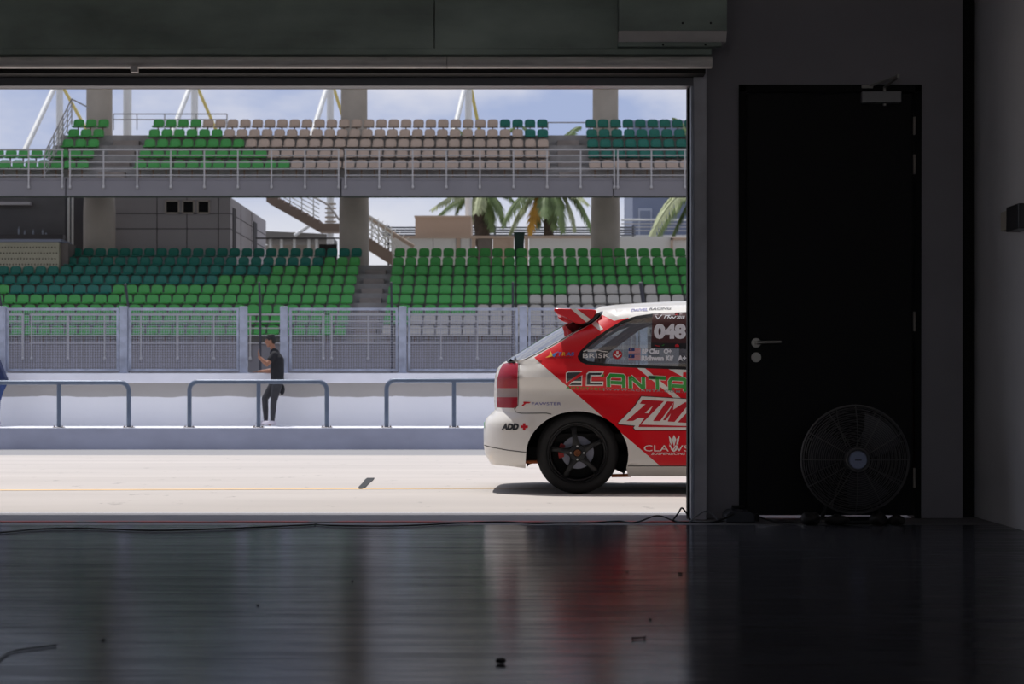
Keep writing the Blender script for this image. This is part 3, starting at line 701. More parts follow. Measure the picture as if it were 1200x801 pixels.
# dark bar room at the left
rm = thing('dark_kiosk', 'dark open kiosk room behind the cream block wall at the far left', 'kiosk', (X_(20, 84), 84, ZCON))
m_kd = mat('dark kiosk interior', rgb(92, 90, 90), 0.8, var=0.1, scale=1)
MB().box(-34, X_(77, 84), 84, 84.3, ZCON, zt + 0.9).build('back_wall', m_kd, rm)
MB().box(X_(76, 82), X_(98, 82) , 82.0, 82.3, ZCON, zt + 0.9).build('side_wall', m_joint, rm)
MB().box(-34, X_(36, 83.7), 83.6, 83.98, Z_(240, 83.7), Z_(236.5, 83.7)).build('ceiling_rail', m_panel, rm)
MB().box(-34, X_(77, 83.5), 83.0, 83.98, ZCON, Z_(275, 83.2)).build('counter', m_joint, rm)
for px, hh in ((22, 10), (29, 6), (39, 7), (50, 7), (54, 3)):
    MB().lathe([(.001, 0), (.035, 0), (.04, .1), (.04, hh * .026), (.015, hh * .03), (.015, hh * .038), (.001, hh * .038)], (X_(px, 83.4), 83.4, Z_(275, 83.2)), 'Z', 10).build('tap', M['steel'], rm, smooth=True)
for i, px in enumerate((80.5, 85)):
    o = MB().tube([(X_(px, 80), 80, ZCON), (X_(px, 80), 80, zt)], 0.05, 8).build('drain_pipe', M['white_paint'], smooth=True)
    tag(o, 'pale vertical pipe beside the round left column, ' + ('left' if i == 0 else 'right') + ' of the pair', 'pipe', 'pipes beside the left column')
# cream perforated wall
cw = thing('block_wall', 'low cream perforated block wall with flat cap at the left', 'wall', (X_(35, 76), 76, lrow(6)[1]))
m_cream = mat('cream blocks', rgb(186, 180, 156), 0.9, var=0.05, scale=3)
YC = 75.6; zc_a, zc_b = lrow(6)[1], Z_(283.5, YC)
MB().box(-30, X_(69, YC), YC, YC + 1.6, zc_a, zc_b).build('wall', m_cream, cw)
MB().box(-30, X_(72, YC), YC - 0.12, YC + 1.8, zc_b, zc_b + 0.11).build('cap', mat('blue grey cap', rgb(150, 155, 172), 0.7), cw)
g = MB()
nx = int((X_(69, YC) + 22) / 0.125)
for r_ in range(7):
    for k in range(nx):
        x = X_(68, YC) - 0.12 - k * 0.125 + (0.062 if r_ % 2 else 0); z = zc_a + 0.12 + r_ * (zc_b - zc_a - 0.14) / 7
        g.box(x - 0.022, x + 0.022, YC - 0.01, YC + 0.001, z, z + 0.06)
tag(g.build('perforations', mat('dark perforation', rgb(72, 66, 58), 0.9), cw, normals=False), kind='stuff')
MB().box(X_(69, YC) + 0.001, X_(78, YC), YC + 0.25, YC + 1.6, zc_a, zc_b - 0.02).build('end_pier', M['concrete_dark'], cw)

# stairs behind the stand
m_stair = mat('stair concrete', rgb(142, 126, 116), 0.9, var=0.08, scale=1)
def flight(Y, p0, p1, n, thick, label, name='concrete_staircase', yw=1.6, grid=False, rail_pts=None, landing=None):
    a, c = P(*p0, Y), P(*p1, Y)
    t = thing(name, label, 'staircase', (min(a.x, c.x), Y, ZCON))
    poly = []
    for k in range(n):
        q = a.lerp(c, k / n); q2 = a.lerp(c, (k + 1) / n); poly += [(q.x, q.z), (q2.x, q.z)]
    poly += [(c.x, c.z), (c.x, c.z - thick), (a.x, a.z - thick)]
    MB().prism(poly, Y, Y + yw).build('steps', m_stair, t)
    if landing:
        l0, l1 = P(*landing[0], Y), P(*landing[1], Y); MB().box(l0.x, l1.x, Y, Y + yw, l1.z, l0.z).build('landing', m_stair, t)
    for k in range(5):
        dz = 0.25 + k * 0.2
        MB().tube([a + Vector((0, .1, dz)), c + Vector((0, .1, dz))], 0.025 if k < 4 else 0.04, 6).build('handrail', M['white_paint'], t)
    for k in range(0, n + 1, 2):
        q = a.lerp(c, k / n); MB().box(q.x - 0.025, q.x + 0.025, Y + .08, Y + .12, q.z - 0.05, q.z + 1.08).build('baluster', M['white_paint'], t)
    return t
f1 = flight(86, (312, 226), (374, 261), 9, 0.38, 'concrete staircase with white rails descending beside the middle column', landing=((374, 261.5), (404, 270)))
MB().tube([P(398, 258, 86.2), P(385, 240, 86.2), P(352, 222, 86.2)], 0.05, 8).build('handrail', m_rl, f1)
for k in range(5): MB().box(X_(381, 86.8), X_(394, 86.8), 86.7, 86.8, Z_(238 + k * 5.2, 86.8), Z_(240 + k * 5.2, 86.8)).build('slat', M['concrete_pale'], f1)
f2 = flight(84, (428, 277), (459, 297), 8, 0.5, 'lower concrete staircase with beige handrail right of the middle column')
MB().tube([P(428, 253, 84.4), P(485, 289, 84.4)], 0.09, 8).build('top_handrail', mat('beige rail', rgb(176, 158, 142), 0.7), f2)
for k in range(8):
    q = P(431 + k * 5, 256 + k * 3.1, 84.6); MB().tube([q, q + Vector((0.5, 0, -0.9))], 0.02, 5).build('lattice_bar', M['white_paint'], f2)
    MB().tube([q + Vector((.5, 0, 0)), q + Vector((-0.2, 0, -0.9))], 0.02, 5).build('lattice_bar', M['white_paint'], f2)

# beige box, white low wall, bin
m_beige = mat('beige render', rgb(196, 174, 156), 0.85, var=0.04, scale=0.6)
bx = thing('plant_enclosure', 'plain beige box enclosure on the concourse below the palm', 'enclosure', (X_(519, 88), 88, ZCON))
g = MB(); g.box(X_(486.5, 88), X_(552, 88), 88, 92, Z_(278, 88), Z_(253, 88)); g.build('box_body', m_beige, bx)
MB().box(X_(485.5, 88), X_(552.5, 88), 87.95, 92.1, Z_(254.5, 88), Z_(252.6, 88)).build('rim', mat('pale rim', rgb(208, 190, 174), 0.8), bx)
MB().box(X_(487, 88), X_(552, 88), 88.1, 92, ZCON, Z_(278, 88)).build('base', m_panel, bx)
lw = thing('concourse_wall', 'low white wall with pinkish coping behind the right lower seats', 'wall', (X_(600, 87), 87, ZCON))
MB().box(X_(458, 87), X_(694, 87), 86.9, 87.4, Z_(279, 87), Z_(276.2, 87)).build('coping', m_beige, lw)
for a, c, m in ((459, 507, 'white_paint'), (508, 534, 'white_paint'), (540, 551, 'white_paint'), (560, 577, 'concrete_dark'), (577.5, 599, 'beige'), (620, 694, 'white_paint')):
    MB().box(X_(a, 87), X_(c, 87), 87.02, 87.2, ZCON, Z_(279, 87)).build('panel', m_beige if m == 'beige' else M[m], lw)
for px in (537, 555, 600, 617): MB().box(X_(px, 87) - 0.09, X_(px, 87) + 0.09, 86.95, 87.25, ZCON, Z_(279, 87)).build('pillar', m_beige, lw)
wb = thing('waste_bin', 'dark green wheeled bin standing behind the top row of lower seats', 'bin', (X_(608, 79.5), 79.5, ZCON))
m_bin = mat('dark green bin plastic', rgb(22, 62, 52), 0.5)
x0, x1 = X_(602.5, 79.5), X_(614.5, 79.5); zt2 = Z_(274, 79.5)
MB().add([], []) ; g = MB()
g.add([(x0 + .05, 79.35, ZCON), (x1 - .05, 79.35, ZCON), (x1 - .05, 79.75, ZCON), (x0 + .05, 79.75, ZCON), (x0, 79.3, zt2), (x1, 79.3, zt2), (x1, 79.85, zt2), (x0, 79.85, zt2)],
      [(0, 3, 2, 1), (4, 5, 6, 7), (0, 1, 5, 4), (1, 2, 6, 5), (2, 3, 7, 6), (3, 0, 4, 7)]); g.build('body', m_bin, wb)
MB().box(x0 - .02, x1 + .02, 79.27, 79.9, zt2, zt2 + 0.07).build('lid', m_bin, wb, bevel=0.02)
# slatted fence far behind
t = thing('slatted_wall', 'long dark grey slatted screen far behind the concourse', 'screen', (X_(600, 99), 99.5, 4))
for k in range(4): MB().box(X_(448, 99), X_(745, 99), 99, 99.1, Z_(276 - k * 2.9, 99), Z_(274.2 - k * 2.9, 99)).build('slat', mat('grey slat', rgb(118, 120, 126), 0.7), t)
for px in (455, 520, 580, 640, 700, 742): MB().box(X_(px, 99) - .05, X_(px, 99) + .05, 99.11, 99.2, 0.0, Z_(264, 99)).build('post', m_joint, t)
# white canopy building behind stairs
t = thing('canopy_building', 'low pale canopy with dark roof seen through the staircase', 'canopy', (X_(345, 100), 100, 3))
MB().prism([(X_(300, 99), Z_(270, 99)), (X_(385, 99), Z_(274, 99)), (X_(385, 99), Z_(279, 99)), (X_(300, 99), Z_(279, 99))], 99, 104).build('roof_slab', mat('grey canopy', rgb(122, 118, 112), 0.8), t)
for px in (317, 330, 345, 362, 371): MB().box(X_(px, 99.5) - .07, X_(px, 99.5) + .07, 99.4, 99.6, 0, Z_(279, 99.5)).build('support', M['white_paint'], t)
MB().box(X_(300, 101), X_(392, 101), 101, 101.2, 0, Z_(287, 101)).build('wall', M['concrete_pale'], t)
MB().tube([P(345, 276, 98.8), P(372, 258, 98.8)], 0.09, 8).build('sloping_duct', M['white_paint'], t)
MB().box(X_(374, 90), X_(395, 90), 90, 90.3, ZCON, Z_(286, 90)).build('dark_doorway', m_black, t)
MB().box(X_(300, 85), X_(398, 85), 84.9, 85.0, Z_(280, 85), Z_(278.3, 85)).build('cross_rail', m_joint, t)
# blue grey building at the right
t = thing('office_building', 'blue grey building with a pale framed door behind the right end', 'building', (X_(790, 104), 104, 0))
MB().box(X_(741.5, 104), X_(850, 104), 104, 112, 0, 15.5).build('wall', mat('blue grey cladding', rgb(124, 132, 152), 0.8, var=0.04, scale=.4), t)
g = MB(); g.box(X_(748, 104), X_(764, 104), 103.9, 104.02, 8.9, Z_(244, 104)); dd = g.build('door', mat('pale door frame', rgb(168, 174, 188), 0.7), t)
MB().box(X_(750, 104), X_(762, 104), 103.85, 103.95, 8.9, Z_(247, 104)).build('door_panel', mat('door panel', rgb(122, 130, 148), 0.7), dd)
for k, py in enumerate((257.5, 262, 266, 270)):
    MB().tube([(X_(728, 103), 103, Z_(py, 103)), (X_(850, 103), 103, Z_(py, 103))], 0.07 if k == 0 else 0.035, 6).build('balcony_rail', M['white_paint'] if k == 0 else m_rl, t)
MB().box(X_(728, 103), X_(850, 103), 103.05, 103.9, 0, Z_(275, 103)).build('balcony_front', M['white_paint'], t)
t = thing('concourse_fence', 'beige framed white barrier at the right end behind lower seats', 'barrier', (X_(795, 88), 88, ZCON))
MB().box(X_(693, 88), X_(860, 88), 88.0, 88.2, ZCON, Z_(277, 88)).build('panel', M['white_paint'], t)
g = MB(); g.box(X_(786, 87.9), X_(788.5, 87.9), 87.8, 87.98, ZCON, Z_(279, 87.9)); g.box(X_(786, 87.9), X_(850, 87.9), 87.8, 87.98, Z_(281, 87.9), Z_(278.5, 87.9)); g.build('frame', m_beige, t)

# roof masts
WD, YD_ = Vector((.204, 1, 1.115)), Vector((.10, 1, -.453))
for i, (ax, vx, yx) in enumerate(((62, 70, 76), (221, 228, 233), (382, 387, 392), (543.5, 549, 552.5))):
    Y = 92.0; apex = P(vx, 60, Y)
    t = thing('roof_mast', 'white roof mast with slanted white strut and yellow tie, ' + ['far left beside the stair railing', 'between left column and middle column', 'just left of the middle column', 'between the middle and right columns'][i], 'mast', (apex.x, Y, 0), 'white masts behind the grandstand')
    MB().tube([(apex.x, Y, -0.1), (apex.x, Y, apex.z)], 0.17, 12).build('mast', M['white_paint'], t, smooth=True)
    p = P(ax, 106, Y - 1.5); MB().tube([p - WD * 3.2, p + WD * 2.0], 0.13, 10).build('strut', M['white_paint'], t, smooth=True)
    p = P(yx, 106, Y + 0.5); MB().tube([p - YD_ * 3, p + YD_ * 9], 0.085, 8).build('tie', M['yellow_paint'], t, smooth=True)
o = MB().tube([(X_(149, 88), 88, 0), (X_(149.5, 88), 88, 18)], 0.2, 12).build('white_pole', M['white_paint'], smooth=True); tag(o, 'single thick white pole standing right of the left round column', 'pole')
o = MB().tube([(X_(535, 108), 108, 0), (X_(535, 108), 108, 14)], 0.12, 10).build('lamp_pole', M['white_paint'], smooth=True); tag(o, 'slim pale pole behind the beige box enclosure', 'pole')

# palms
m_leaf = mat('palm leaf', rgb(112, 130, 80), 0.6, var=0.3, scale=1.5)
m_leafp = mat('pale palm leaf painted sunlit', rgb(178, 184, 142), 0.6, var=0.25, scale=1.5)  # paler leaf copy, sunlit highlights put into its colour
m_leafd = mat('dry palm leaf', rgb(200, 150, 60), 0.7, var=0.2, scale=2)
m_trunk = mat('palm trunk', rgb(78, 66, 56), 0.95, var=0.35, scale=4, bump=0.5)
rnd = random.Random(3)
def frond(crown, ang, elev, length, droop, m, t, lw=0.55):
    g = MB(); n = 16; pts = []
    d = Vector((math.cos(ang), math.sin(ang) * 0.7, 0))
    for k in range(n + 1):
        q = k / n; pts.append(Vector(crown) + d * length * q * (1 - 0.25 * q * droop) + Vector((0, 0, math.tan(elev) * length * q - droop * length * q * q)))
    g.tube(pts, [0.045 * (1 - k / n) + 0.008 for k in range(n + 1)], 5)
    for k in range(2, n * 3):
        q = k / (n * 3); p = pts[int(q * n)].lerp(pts[min(n, int(q * n) + 1)], q * n % 1)
        tan = (pts[min(n, int(q * n) + 1)] - pts[int(q * n)]).normalized(); side = tan.cross(Vector((0, 0, 1))); side = side.normalized() if side.length > 1e-3 else Vector((0, 1, 0))
        L = lw * math.sin(PI * (0.12 + 0.85 * q)) + 0.12
        for sg in (-1, 1):
            tip = p + side * sg * L * 0.75 + tan * L * 0.45 + Vector((0, 0, -L * (0.55 + 0.3 * rnd.random())))
            mid = p.lerp(tip, 0.5) + Vector((0, 0, 0.06)); w_ = tan * 0.035
            g.add([p - w_, p + w_, mid + w_ * 1.2, tip, mid - w_ * 1.2], [(0, 1, 2, 3, 4)])
    return g.build('frond', m, t, normals=False)
def frond2(crown, ctrl, end, m, t, lw=0.6):
    """arched leaf from crown over ctrl to its drooping tip"""
    g = MB(); n = 14; A, B_, C_ = Vector(crown), Vector(ctrl), Vector(end); pts = []
    for k in range(n + 1):
        q = k / n; pts.append(A * (1 - q) ** 2 + B_ * 2 * q * (1 - q) + C_ * q * q)
    g.tube(pts, [0.05 * (1 - k / n) + 0.01 for k in range(n + 1)], 5)
    for k in range(3, n * 4):
        q = k / (n * 4); i_ = min(n - 1, int(q * n)); p = pts[i_].lerp(pts[i_ + 1], q * n - i_); tan = (pts[i_ + 1] - pts[i_]).normalized()
        side = tan.cross(Vector((0.1, -0.3, 1))).normalized(); L = lw * math.sin(PI * (0.15 + 0.8 * q)) + 0.1
        for sg in (-1, 1):
            j = 0.75 + 0.5 * rnd.random(); tip = p + side * sg * L * 0.6 * j + tan * L * 0.55 + Vector((0, 0, -L * 0.45 * j))
            mid = p.lerp(tip, 0.5) + Vector((0, 0, 0.05)); w_ = tan * 0.045
            g.add([p - w_, p + w_, mid + w_ * 1.2, tip, mid - w_ * 1.2], [(0, 1, 2, 3, 4)])
    return g.build('frond', m, t, normals=False)
def palm(px, py, Y, r, label, fr, z0=0.0):
    c = P(px, py, Y)
    t = thing('palm_tree', label, 'palm tree', (c.x, Y, z0))
    g = MB(); n = 30
    g.tube([(c.x + 0.03 * math.sin(k * 2.1), Y, z0 + (c.z - z0) * k / n) for k in range(n + 1)], [r * (1 + 0.18 * (k % 2)) * (1.25 if k > n - 8 else 1) for k in range(n + 1)], 12)
    g.build('trunk', m_trunk, t)
    for i, (cx_, cy_, ex, ey, dry) in enumerate(fr):
        dy = (-1.4, 0.3, 1.2, -0.6, 0.8, -1.0)[i % 6]
        frond2((c.x, Y, c.z), P(cx_, cy_, Y + dy * .5), P(ex, ey, Y + dy), (m_leaf, m_leafd, m_leafp)[dry], t)
UPF = lambda x, y: [(x - 30, y - 55, x - 62, y - 30, 0), (x + 30, y - 55, x + 62, y - 28, 0), (x - 12, y - 70, x - 34, y - 76, 0), (x + 14, y - 72, x + 36, y - 74, 0)]
palm(565, 224, 95, 0.30, 'palm tree with a thick shaggy trunk behind the beige box',
     [(545, 214, 505, 246, 2), (540, 224, 512, 254, 0), (560, 228, 553, 262, 2), (574, 226, 577, 272, 0), (572, 230, 566, 276, 0), (582, 222, 590, 262, 0), (560, 226, 558, 250, 2), (585, 212, 606, 240, 0), (548, 216, 534, 250, 0)] + UPF(565, 224))
palm(643, 222, 95, 0.19, 'palm tree with a slim dark trunk and drooping fronds left of the right column',
     [(612, 210, 588, 268, 0), (618, 216, 597, 276, 2), (622, 218, 606, 262, 0), (630, 218, 620, 278, 1), (632, 222, 630, 268, 0), (648, 226, 650, 270, 0), (656, 220, 660, 274, 0), (666, 214, 674, 272, 2), (668, 208, 688, 262, 0), (676, 210, 695, 276, 0), (628, 206, 600, 244, 2), (660, 206, 690, 240, 2), (636, 226, 640, 256, 0)] + UPF(643, 222))
palm(824, 214, 93, 0.22, 'palm tree at the right edge with one long frond arching down',
     [(786, 218, 758, 288, 2), (792, 228, 764, 292, 0), (795, 224, 774, 276, 0), (790, 212, 768, 262, 2), (800, 240, 785, 285, 0), (860, 200, 890, 250, 0)] + UPF(824, 214))
# ================================================================== race car
YCAR, HALF = 13.10, 0.85
YMID = YCAR + HALF
S = 168.0
SIL_TOP = [(1266, 520), (1266, 492), (1258, 478), (1236, 462), (1190, 450), (1130, 440), (1062, 430), (1044, 425), (1000, 399), (955, 373), (930, 362), (900, 356.5), (860, 355.5), (830, 356), (804, 357), (780, 358), (750, 359.6), (722, 361.4), (704, 363.5),
           (697, 367), (690, 371.5), (672, 376), (657.5, 382), (634, 396), (610, 411), (590.5, 422.8), (585, 426), (580.5, 431), (577.5, 440), (576, 455), (576, 470), (577, 480), (573, 484.5), (567, 490), (564.5, 497), (564, 508), (564.3, 522), (566, 532), (573, 544)]
ARC_R = [(676.5 + 60 * math.cos(math.radians(a)), 533 - 51.5 * math.sin(math.radians(a))) for a in range(172, -22, -9)]
ARC_F = [(1116.5 + 59 * math.cos(math.radians(a)), 533 - 51.5 * math.sin(math.radians(a))) for a in range(195, -5, -9)]
SIL_BOT = [(600, 546.5), (615.5, 548.5), (616.8, 530)] + ARC_R + [(735.4, 557.5), (900, 557.5), (1059, 557.5)] + ARC_F + [(1178, 545), (1262, 545)]
SIL = SIL_TOP + SIL_BOT

def interp(tab, v, key=0):
    val = 1 - key
    for a, c in zip(tab, tab[1:]):
        if a[key] <= v <= c[key] or c[key] <= v <= a[key]:
            if a[key] == c[key]: return a[val]
            return a[val] + (c[val] - a[val]) * (v - a[key]) / (c[key] - a[key])
    return tab[0][val] if abs(v - tab[0][key]) < abs(v - tab[-1][key]) else tab[-1][val]
ROOF = SIL_TOP[4:19]                                     # x -> y of the upper outline, hood to hatch top
REAR = [p for p in SIL_TOP if p[0] <= 590.5] + [(576, 548)]
def segdist(p, a, c):
    ax, ay = c[0] - a[0], c[1] - a[1]; t = max(0, min(1, ((p[0] - a[0]) * ax + (p[1] - a[1]) * ay) / (ax * ax + ay * ay)))
    return math.hypot(p[0] - a[0] - ax * t, p[1] - a[1] - ay * t)
HATCH = ((704, 363.5), (690, 371.5), (657.5, 382), (634, 396), (610, 411), (590.5, 422.8))
def rnd_off(d, R, amt):
    if d >= R: return 0.0
    u = 1 - max(d, 0) / R
    return amt * (1 - math.sqrt(max(0, 1 - u * u)))
def Dcar(px, py):
    off = 0.0
    if py < 430: off += (430 - py) / S * 0.30
    if py < 443.5: off += 0.040 * min(1, (443.5 - py) / 18) 
    else: off += 0.048 * min(1, (py - 443.5) / 12) * max(0, 1 - max(0, py - 462) / 70)
    rr = 0.0
    if py > 422: rr = max(rr, rnd_off((px - interp(REAR, py, 1)) / S, 0.40, 0.34))
    dh = min(segdist((px, py), a, c) for a, c in zip(HATCH, HATCH[1:])) / S if px < 720 and py < 445 else 9
    rr = max(rr, rnd_off(dh, 0.20, 0.20))
    if px > 690: rr = max(rr, rnd_off((py - interp(ROOF, px, 0)) / S, 0.13 if px < 960 else 0.2, 0.12))
    if px > 1150: rr = max(rr, rnd_off((1266 - px) / S, 0.45, 0.4))
    off += rr
    for cx in (676.5, 1116.5):
        r = math.hypot((px - cx) / 60, (py - 533) / 51.5)
        if 0.9 < r < 1.35 and py < 545: off -= 0.030 * (1 - (r - 0.98) / 0.37 if r > 0.98 else 1) ** 1.3
    if 484 < py < 494 and px < 625: off -= 0.018 * (py - 484) / 10
    elif py >= 494 and px < 625: off -= 0.018
    if py > 545: off += 0.07 * (py - 545) / 12
    return YCAR + off
def CP(px, py, out=0.0, far=False):
    Y = Dcar(px, py) - out; p = P(px, py, Y)
    if far: p = Vector((p.x, 2 * YMID - p.y, p.z))
    return p

def inside(poly, x, y):
    c = False; j = len(poly) - 1
    for i in range(len(poly)):
        xi, yi = poly[i]; xj, yj = poly[j]
        if (yi > y) != (yj > y) and x < (xj - xi) * (y - yi) / (yj - yi) + xi: c = not c
        j = i
    return c
def dense(poly, st, closed=True):
    out = []; n = len(poly)
    for i in range(n if closed else n - 1):
        a, c = poly[i], poly[(i + 1) % n]; L = math.hypot(c[0] - a[0], c[1] - a[1]); k = max(1, int(L / st))
        out += [(a[0] + (c[0] - a[0]) * q / k, a[1] + (c[1] - a[1]) * q / k) for q in range(k)]
    if not closed: out.append(poly[-1])
    return out
def cdt(polys, step, bounds, step2=None, xsplit=1e9):
    vs, es = [], []
    for p, st in polys:
        d = dense(p, st); o = len(vs); vs += [Vector(q) for q in d]; es += [(o + i, o + (i + 1) % len(d)) for i in range(len(d))]
    x0, y0, x1, y1 = bounds
    y = y0
    while y < y1:
        x = x0
        while x < x1:
            if inside(polys[0][0], x, y): vs.append(Vector((x + (step * 0.23 * ((int(y / step)) % 2)), y)))
            x += step if x < xsplit else (step2 or step)
        y += step
    r = delaunay_2d_cdt(vs, es, [], 0, 1e-4)
    return r[0], r[2]

GLASSX = [(682, 416), (686, 409), (697, 400), (713, 388), (728, 379.5), (744, 374), (765, 371), (803, 369), (806, 369), (806, 429.5), (744, 427.5), (706, 425.5), (688, 422.5)]
WINDOW = [(676.4, 417), (677, 420), (680, 424), (686, 426.6), (706, 428.8), (743.5, 430.8), (803.4, 433), (960, 434), (1035, 434), (1042, 430), (1000, 402), (956, 376.5), (930, 368), (900, 364), (850, 364), (803, 365.6), (765.4, 367), (743.5, 370.2), (728, 375.5), (712, 385), (690.5, 400), (679.5, 411)]
GLASSF = [(822, 368.5), (900, 368), (928, 371.5), (952, 380), (1022, 428), (1020, 430.5), (822, 429.5)]
TAIL = [(587.5, 426), (592, 424.8), (597, 424.4), (606.4, 425.2), (606, 450), (605.6, 474), (604, 477), (601, 478), (580.5, 477.4), (579.8, 470), (580, 453), (581, 443), (583.5, 433)]
CLEAR = [(579.9, 454.6), (605.9, 454.6), (605.8, 465.2), (579.8, 465.2)]
RGLASS = [(592.5, 424.2), (590.8, 422.9), (610, 411.2), (634, 396.2), (657.5, 382.2), (672, 376.2), (682, 376), (679, 382), (668, 390.5), (650, 401), (630, 412), (614, 419.8), (600, 423.3)]
BUMP = [(573, 484.5), (577, 481.5), (590, 482.4), (601.5, 483.6), (646.7, 484.6), (640, 489), (630, 498), (622, 511), (617.5, 524), (616.8, 530), (615.5, 548.5), (600, 546.5), (573, 544), (562, 540), (558, 500)]
RED = [(625, 418.6), (773, 545.2), (1000, 545.2), (1080, 470), (1040, 436), (800, 436), (799.7, 441.4), (782, 431.8), (755, 430.6), (797, 466), (789, 466), (745.5, 430.2), (760, 420), (735, 372), (718.5, 375.8), (703.5, 368.6), (697.2, 376.6), (706, 385.2), (702.2, 387.8), (691.6, 379.4), (676, 388), (655, 401), (635, 412.5)]
BLK = [(660, 381), (672, 376), (690, 371.5), (698, 366), (704, 364), (704.5, 367), (699, 373), (691, 379.6), (678, 386.4), (670, 390)]
SILL = [(735.2, 546), (1059, 546), (1059, 560), (735.2, 560)]
m_white = mat('white car paint', rgb(230, 226, 219), 0.3, coat=0.5)
m_red = mat('red livery vinyl', rgb(222, 8, 26), 0.35, coat=0.2, spec=0.35)
m_trim = mat('black window trim', rgb(12, 12, 13), 0.25)
m_tail = mat('red lamp plastic', rgb(150, 10, 36), 0.15, spec=0.3)
m_clear = mat('clear lamp plastic', rgb(150, 132, 130), 0.2, spec=0.3)
m_glass = glass_mat('car side glass', (0.86, 0.92, 0.90, 1), 0.22)
m_rglass = glass_mat('car hatch glass', (0.10, 0.11, 0.12, 1), 0.55)
m_black = mat('underbody black', rgb(8, 8, 8), 0.8)

vs, fs = cdt([(SIL, 3), (WINDOW, 4), (GLASSX, 4), (GLASSF, 8), (TAIL, 3), (CLEAR, 3), (RGLASS, 3), (BLK, 3), (BUMP, 3), (RED, 4), (SILL, 8)], 5.0, (560, 352, 1268, 560), 11.0, 850)
groups = {k: [] for k in ('white', 'red', 'trim', 'glass', 'glassf', 'tail', 'clear', 'rglass', 'bump', 'sill')}
for f in fs:
    x = sum(vs[i].x for i in f) / 3; y = sum(vs[i].y for i in f) / 3
    if not inside(SIL, x, y): continue
    k = 'white'
    if inside(GLASSX, x, y): k = 'glass'
    elif inside(GLASSF, x, y): k = 'glassf'
    elif inside(WINDOW, x, y): k = 'trim'
    elif inside(CLEAR, x, y) and inside(TAIL, x, y): k = 'clear'
    elif inside(TAIL, x, y): k = 'tail'
    elif inside(BLK, x, y): k = 'trim'
    elif inside(RGLASS, x, y): k = 'rglass'
    elif inside(BUMP, x, y): k = 'bump'
    elif inside(SILL, x, y): k = 'sill'
    elif inside(RED, x, y): k = 'red'
    groups[k].append(f)
def add_group(g, k, far, mi=0, out=0.0):
    idx = {}; V = []
    for f in groups[k]:
        for i in f:
            if i not in idx: idx[i] = len(V); V.append(CP(vs[i].x, vs[i].y, out, far))
    g.add(V, [[idx[i] for i in (f if far else f[::-1])] for f in groups[k]], mi)
car = thing('race_car', 'white and red hatchback race car numbered 048 parked in the pit lane', 'race car', (X_(676, YCAR) + 1.2, YMID, 0))
body = MB()
for far in (False, True): add_group(body, 'white', far, 0); add_group(body, 'red', far, 1)
def bridge(g, chain, mi, bulge, n=8, st=6):
    ch = dense(chain, st, False); V = []; F_ = []
    for k, (x, y) in enumerate(ch):
        a, c = CP(x, y), CP(x, y, far=True)
        q0, q1 = ch[max(0, k - 1)], ch[min(len(ch) - 1, k + 1)]; tx, tz = q1[0] - q0[0], -(q1[1] - q0[1]); L = math.hypot(tx, tz) or 1
        nrm = Vector((-tz / L, 0, tx / L)) * -1          # outward for this winding
        for j in range(n + 1):
            t = j / n; V.append(a.lerp(c, t) + nrm * bulge * 4 * t * (1 - t))
    for k in range(len(ch) - 1):
        for j in range(n): F_.append([k * (n + 1) + j, k * (n + 1) + j + 1, (k + 1) * (n + 1) + j + 1, (k + 1) * (n + 1) + j])
    g.add(V, F_, mi)
iH0, iW0, iW1 = SIL_TOP.index((1044, 425)), SIL_TOP.index((1044, 425)), SIL_TOP.index((930, 362))
iT, iG = SIL_TOP.index((672, 376)), SIL_TOP.index((590.5, 422.8))
iB = SIL_TOP.index((577, 480))
bridge(body, SIL_TOP[:iW0 + 1], 0, 0.05); bridge(body, SIL_TOP[iW1:iT + 1], 0, 0.05); bridge(body, SIL_TOP[iG:iB + 1], 0, 0.012)
ob = body.build('body', [m_white, m_red], car, smooth=True, angle=35)
for far in (False, True):
    g = MB(); add_group(g, 'trim', far); g.build('window_trim', m_trim, car, smooth=True)
for far in (False, True):
    for k in ('glass', 'glassf'):
        g = MB(); add_group(g, k, far); g.build('side_window', m_glass, car, smooth=True)
    g = MB(); add_group(g, 'tail', far); tl = g.build('tail_light', m_tail, car, smooth=True)
    g = MB(); add_group(g, 'clear', far); g.build('reversing_lamp', m_clear, tl, smooth=True)
    g = MB(); add_group(g, 'sill', far); g.build('side_skirt', m_white, car, smooth=True)
g = MB(); bridge(g, SIL_TOP[iW0:iW1 + 1], 0, 0.06); g.build('windscreen', m_glass, car, smooth=True)
g = MB()
for far in (False, True): add_group(g, 'rglass', far)
bridge(g, SIL_TOP[iT:iG + 1], 0, 0.02); g.build('hatch_glass', m_rglass, car, smooth=True)
g = MB()
for far in (False, True): add_group(g, 'bump', far)
bridge(g, SIL_TOP[iB:], 0, 0.012); bp_ = g.build('rear_bumper', m_white, car, smooth=True, angle=50)
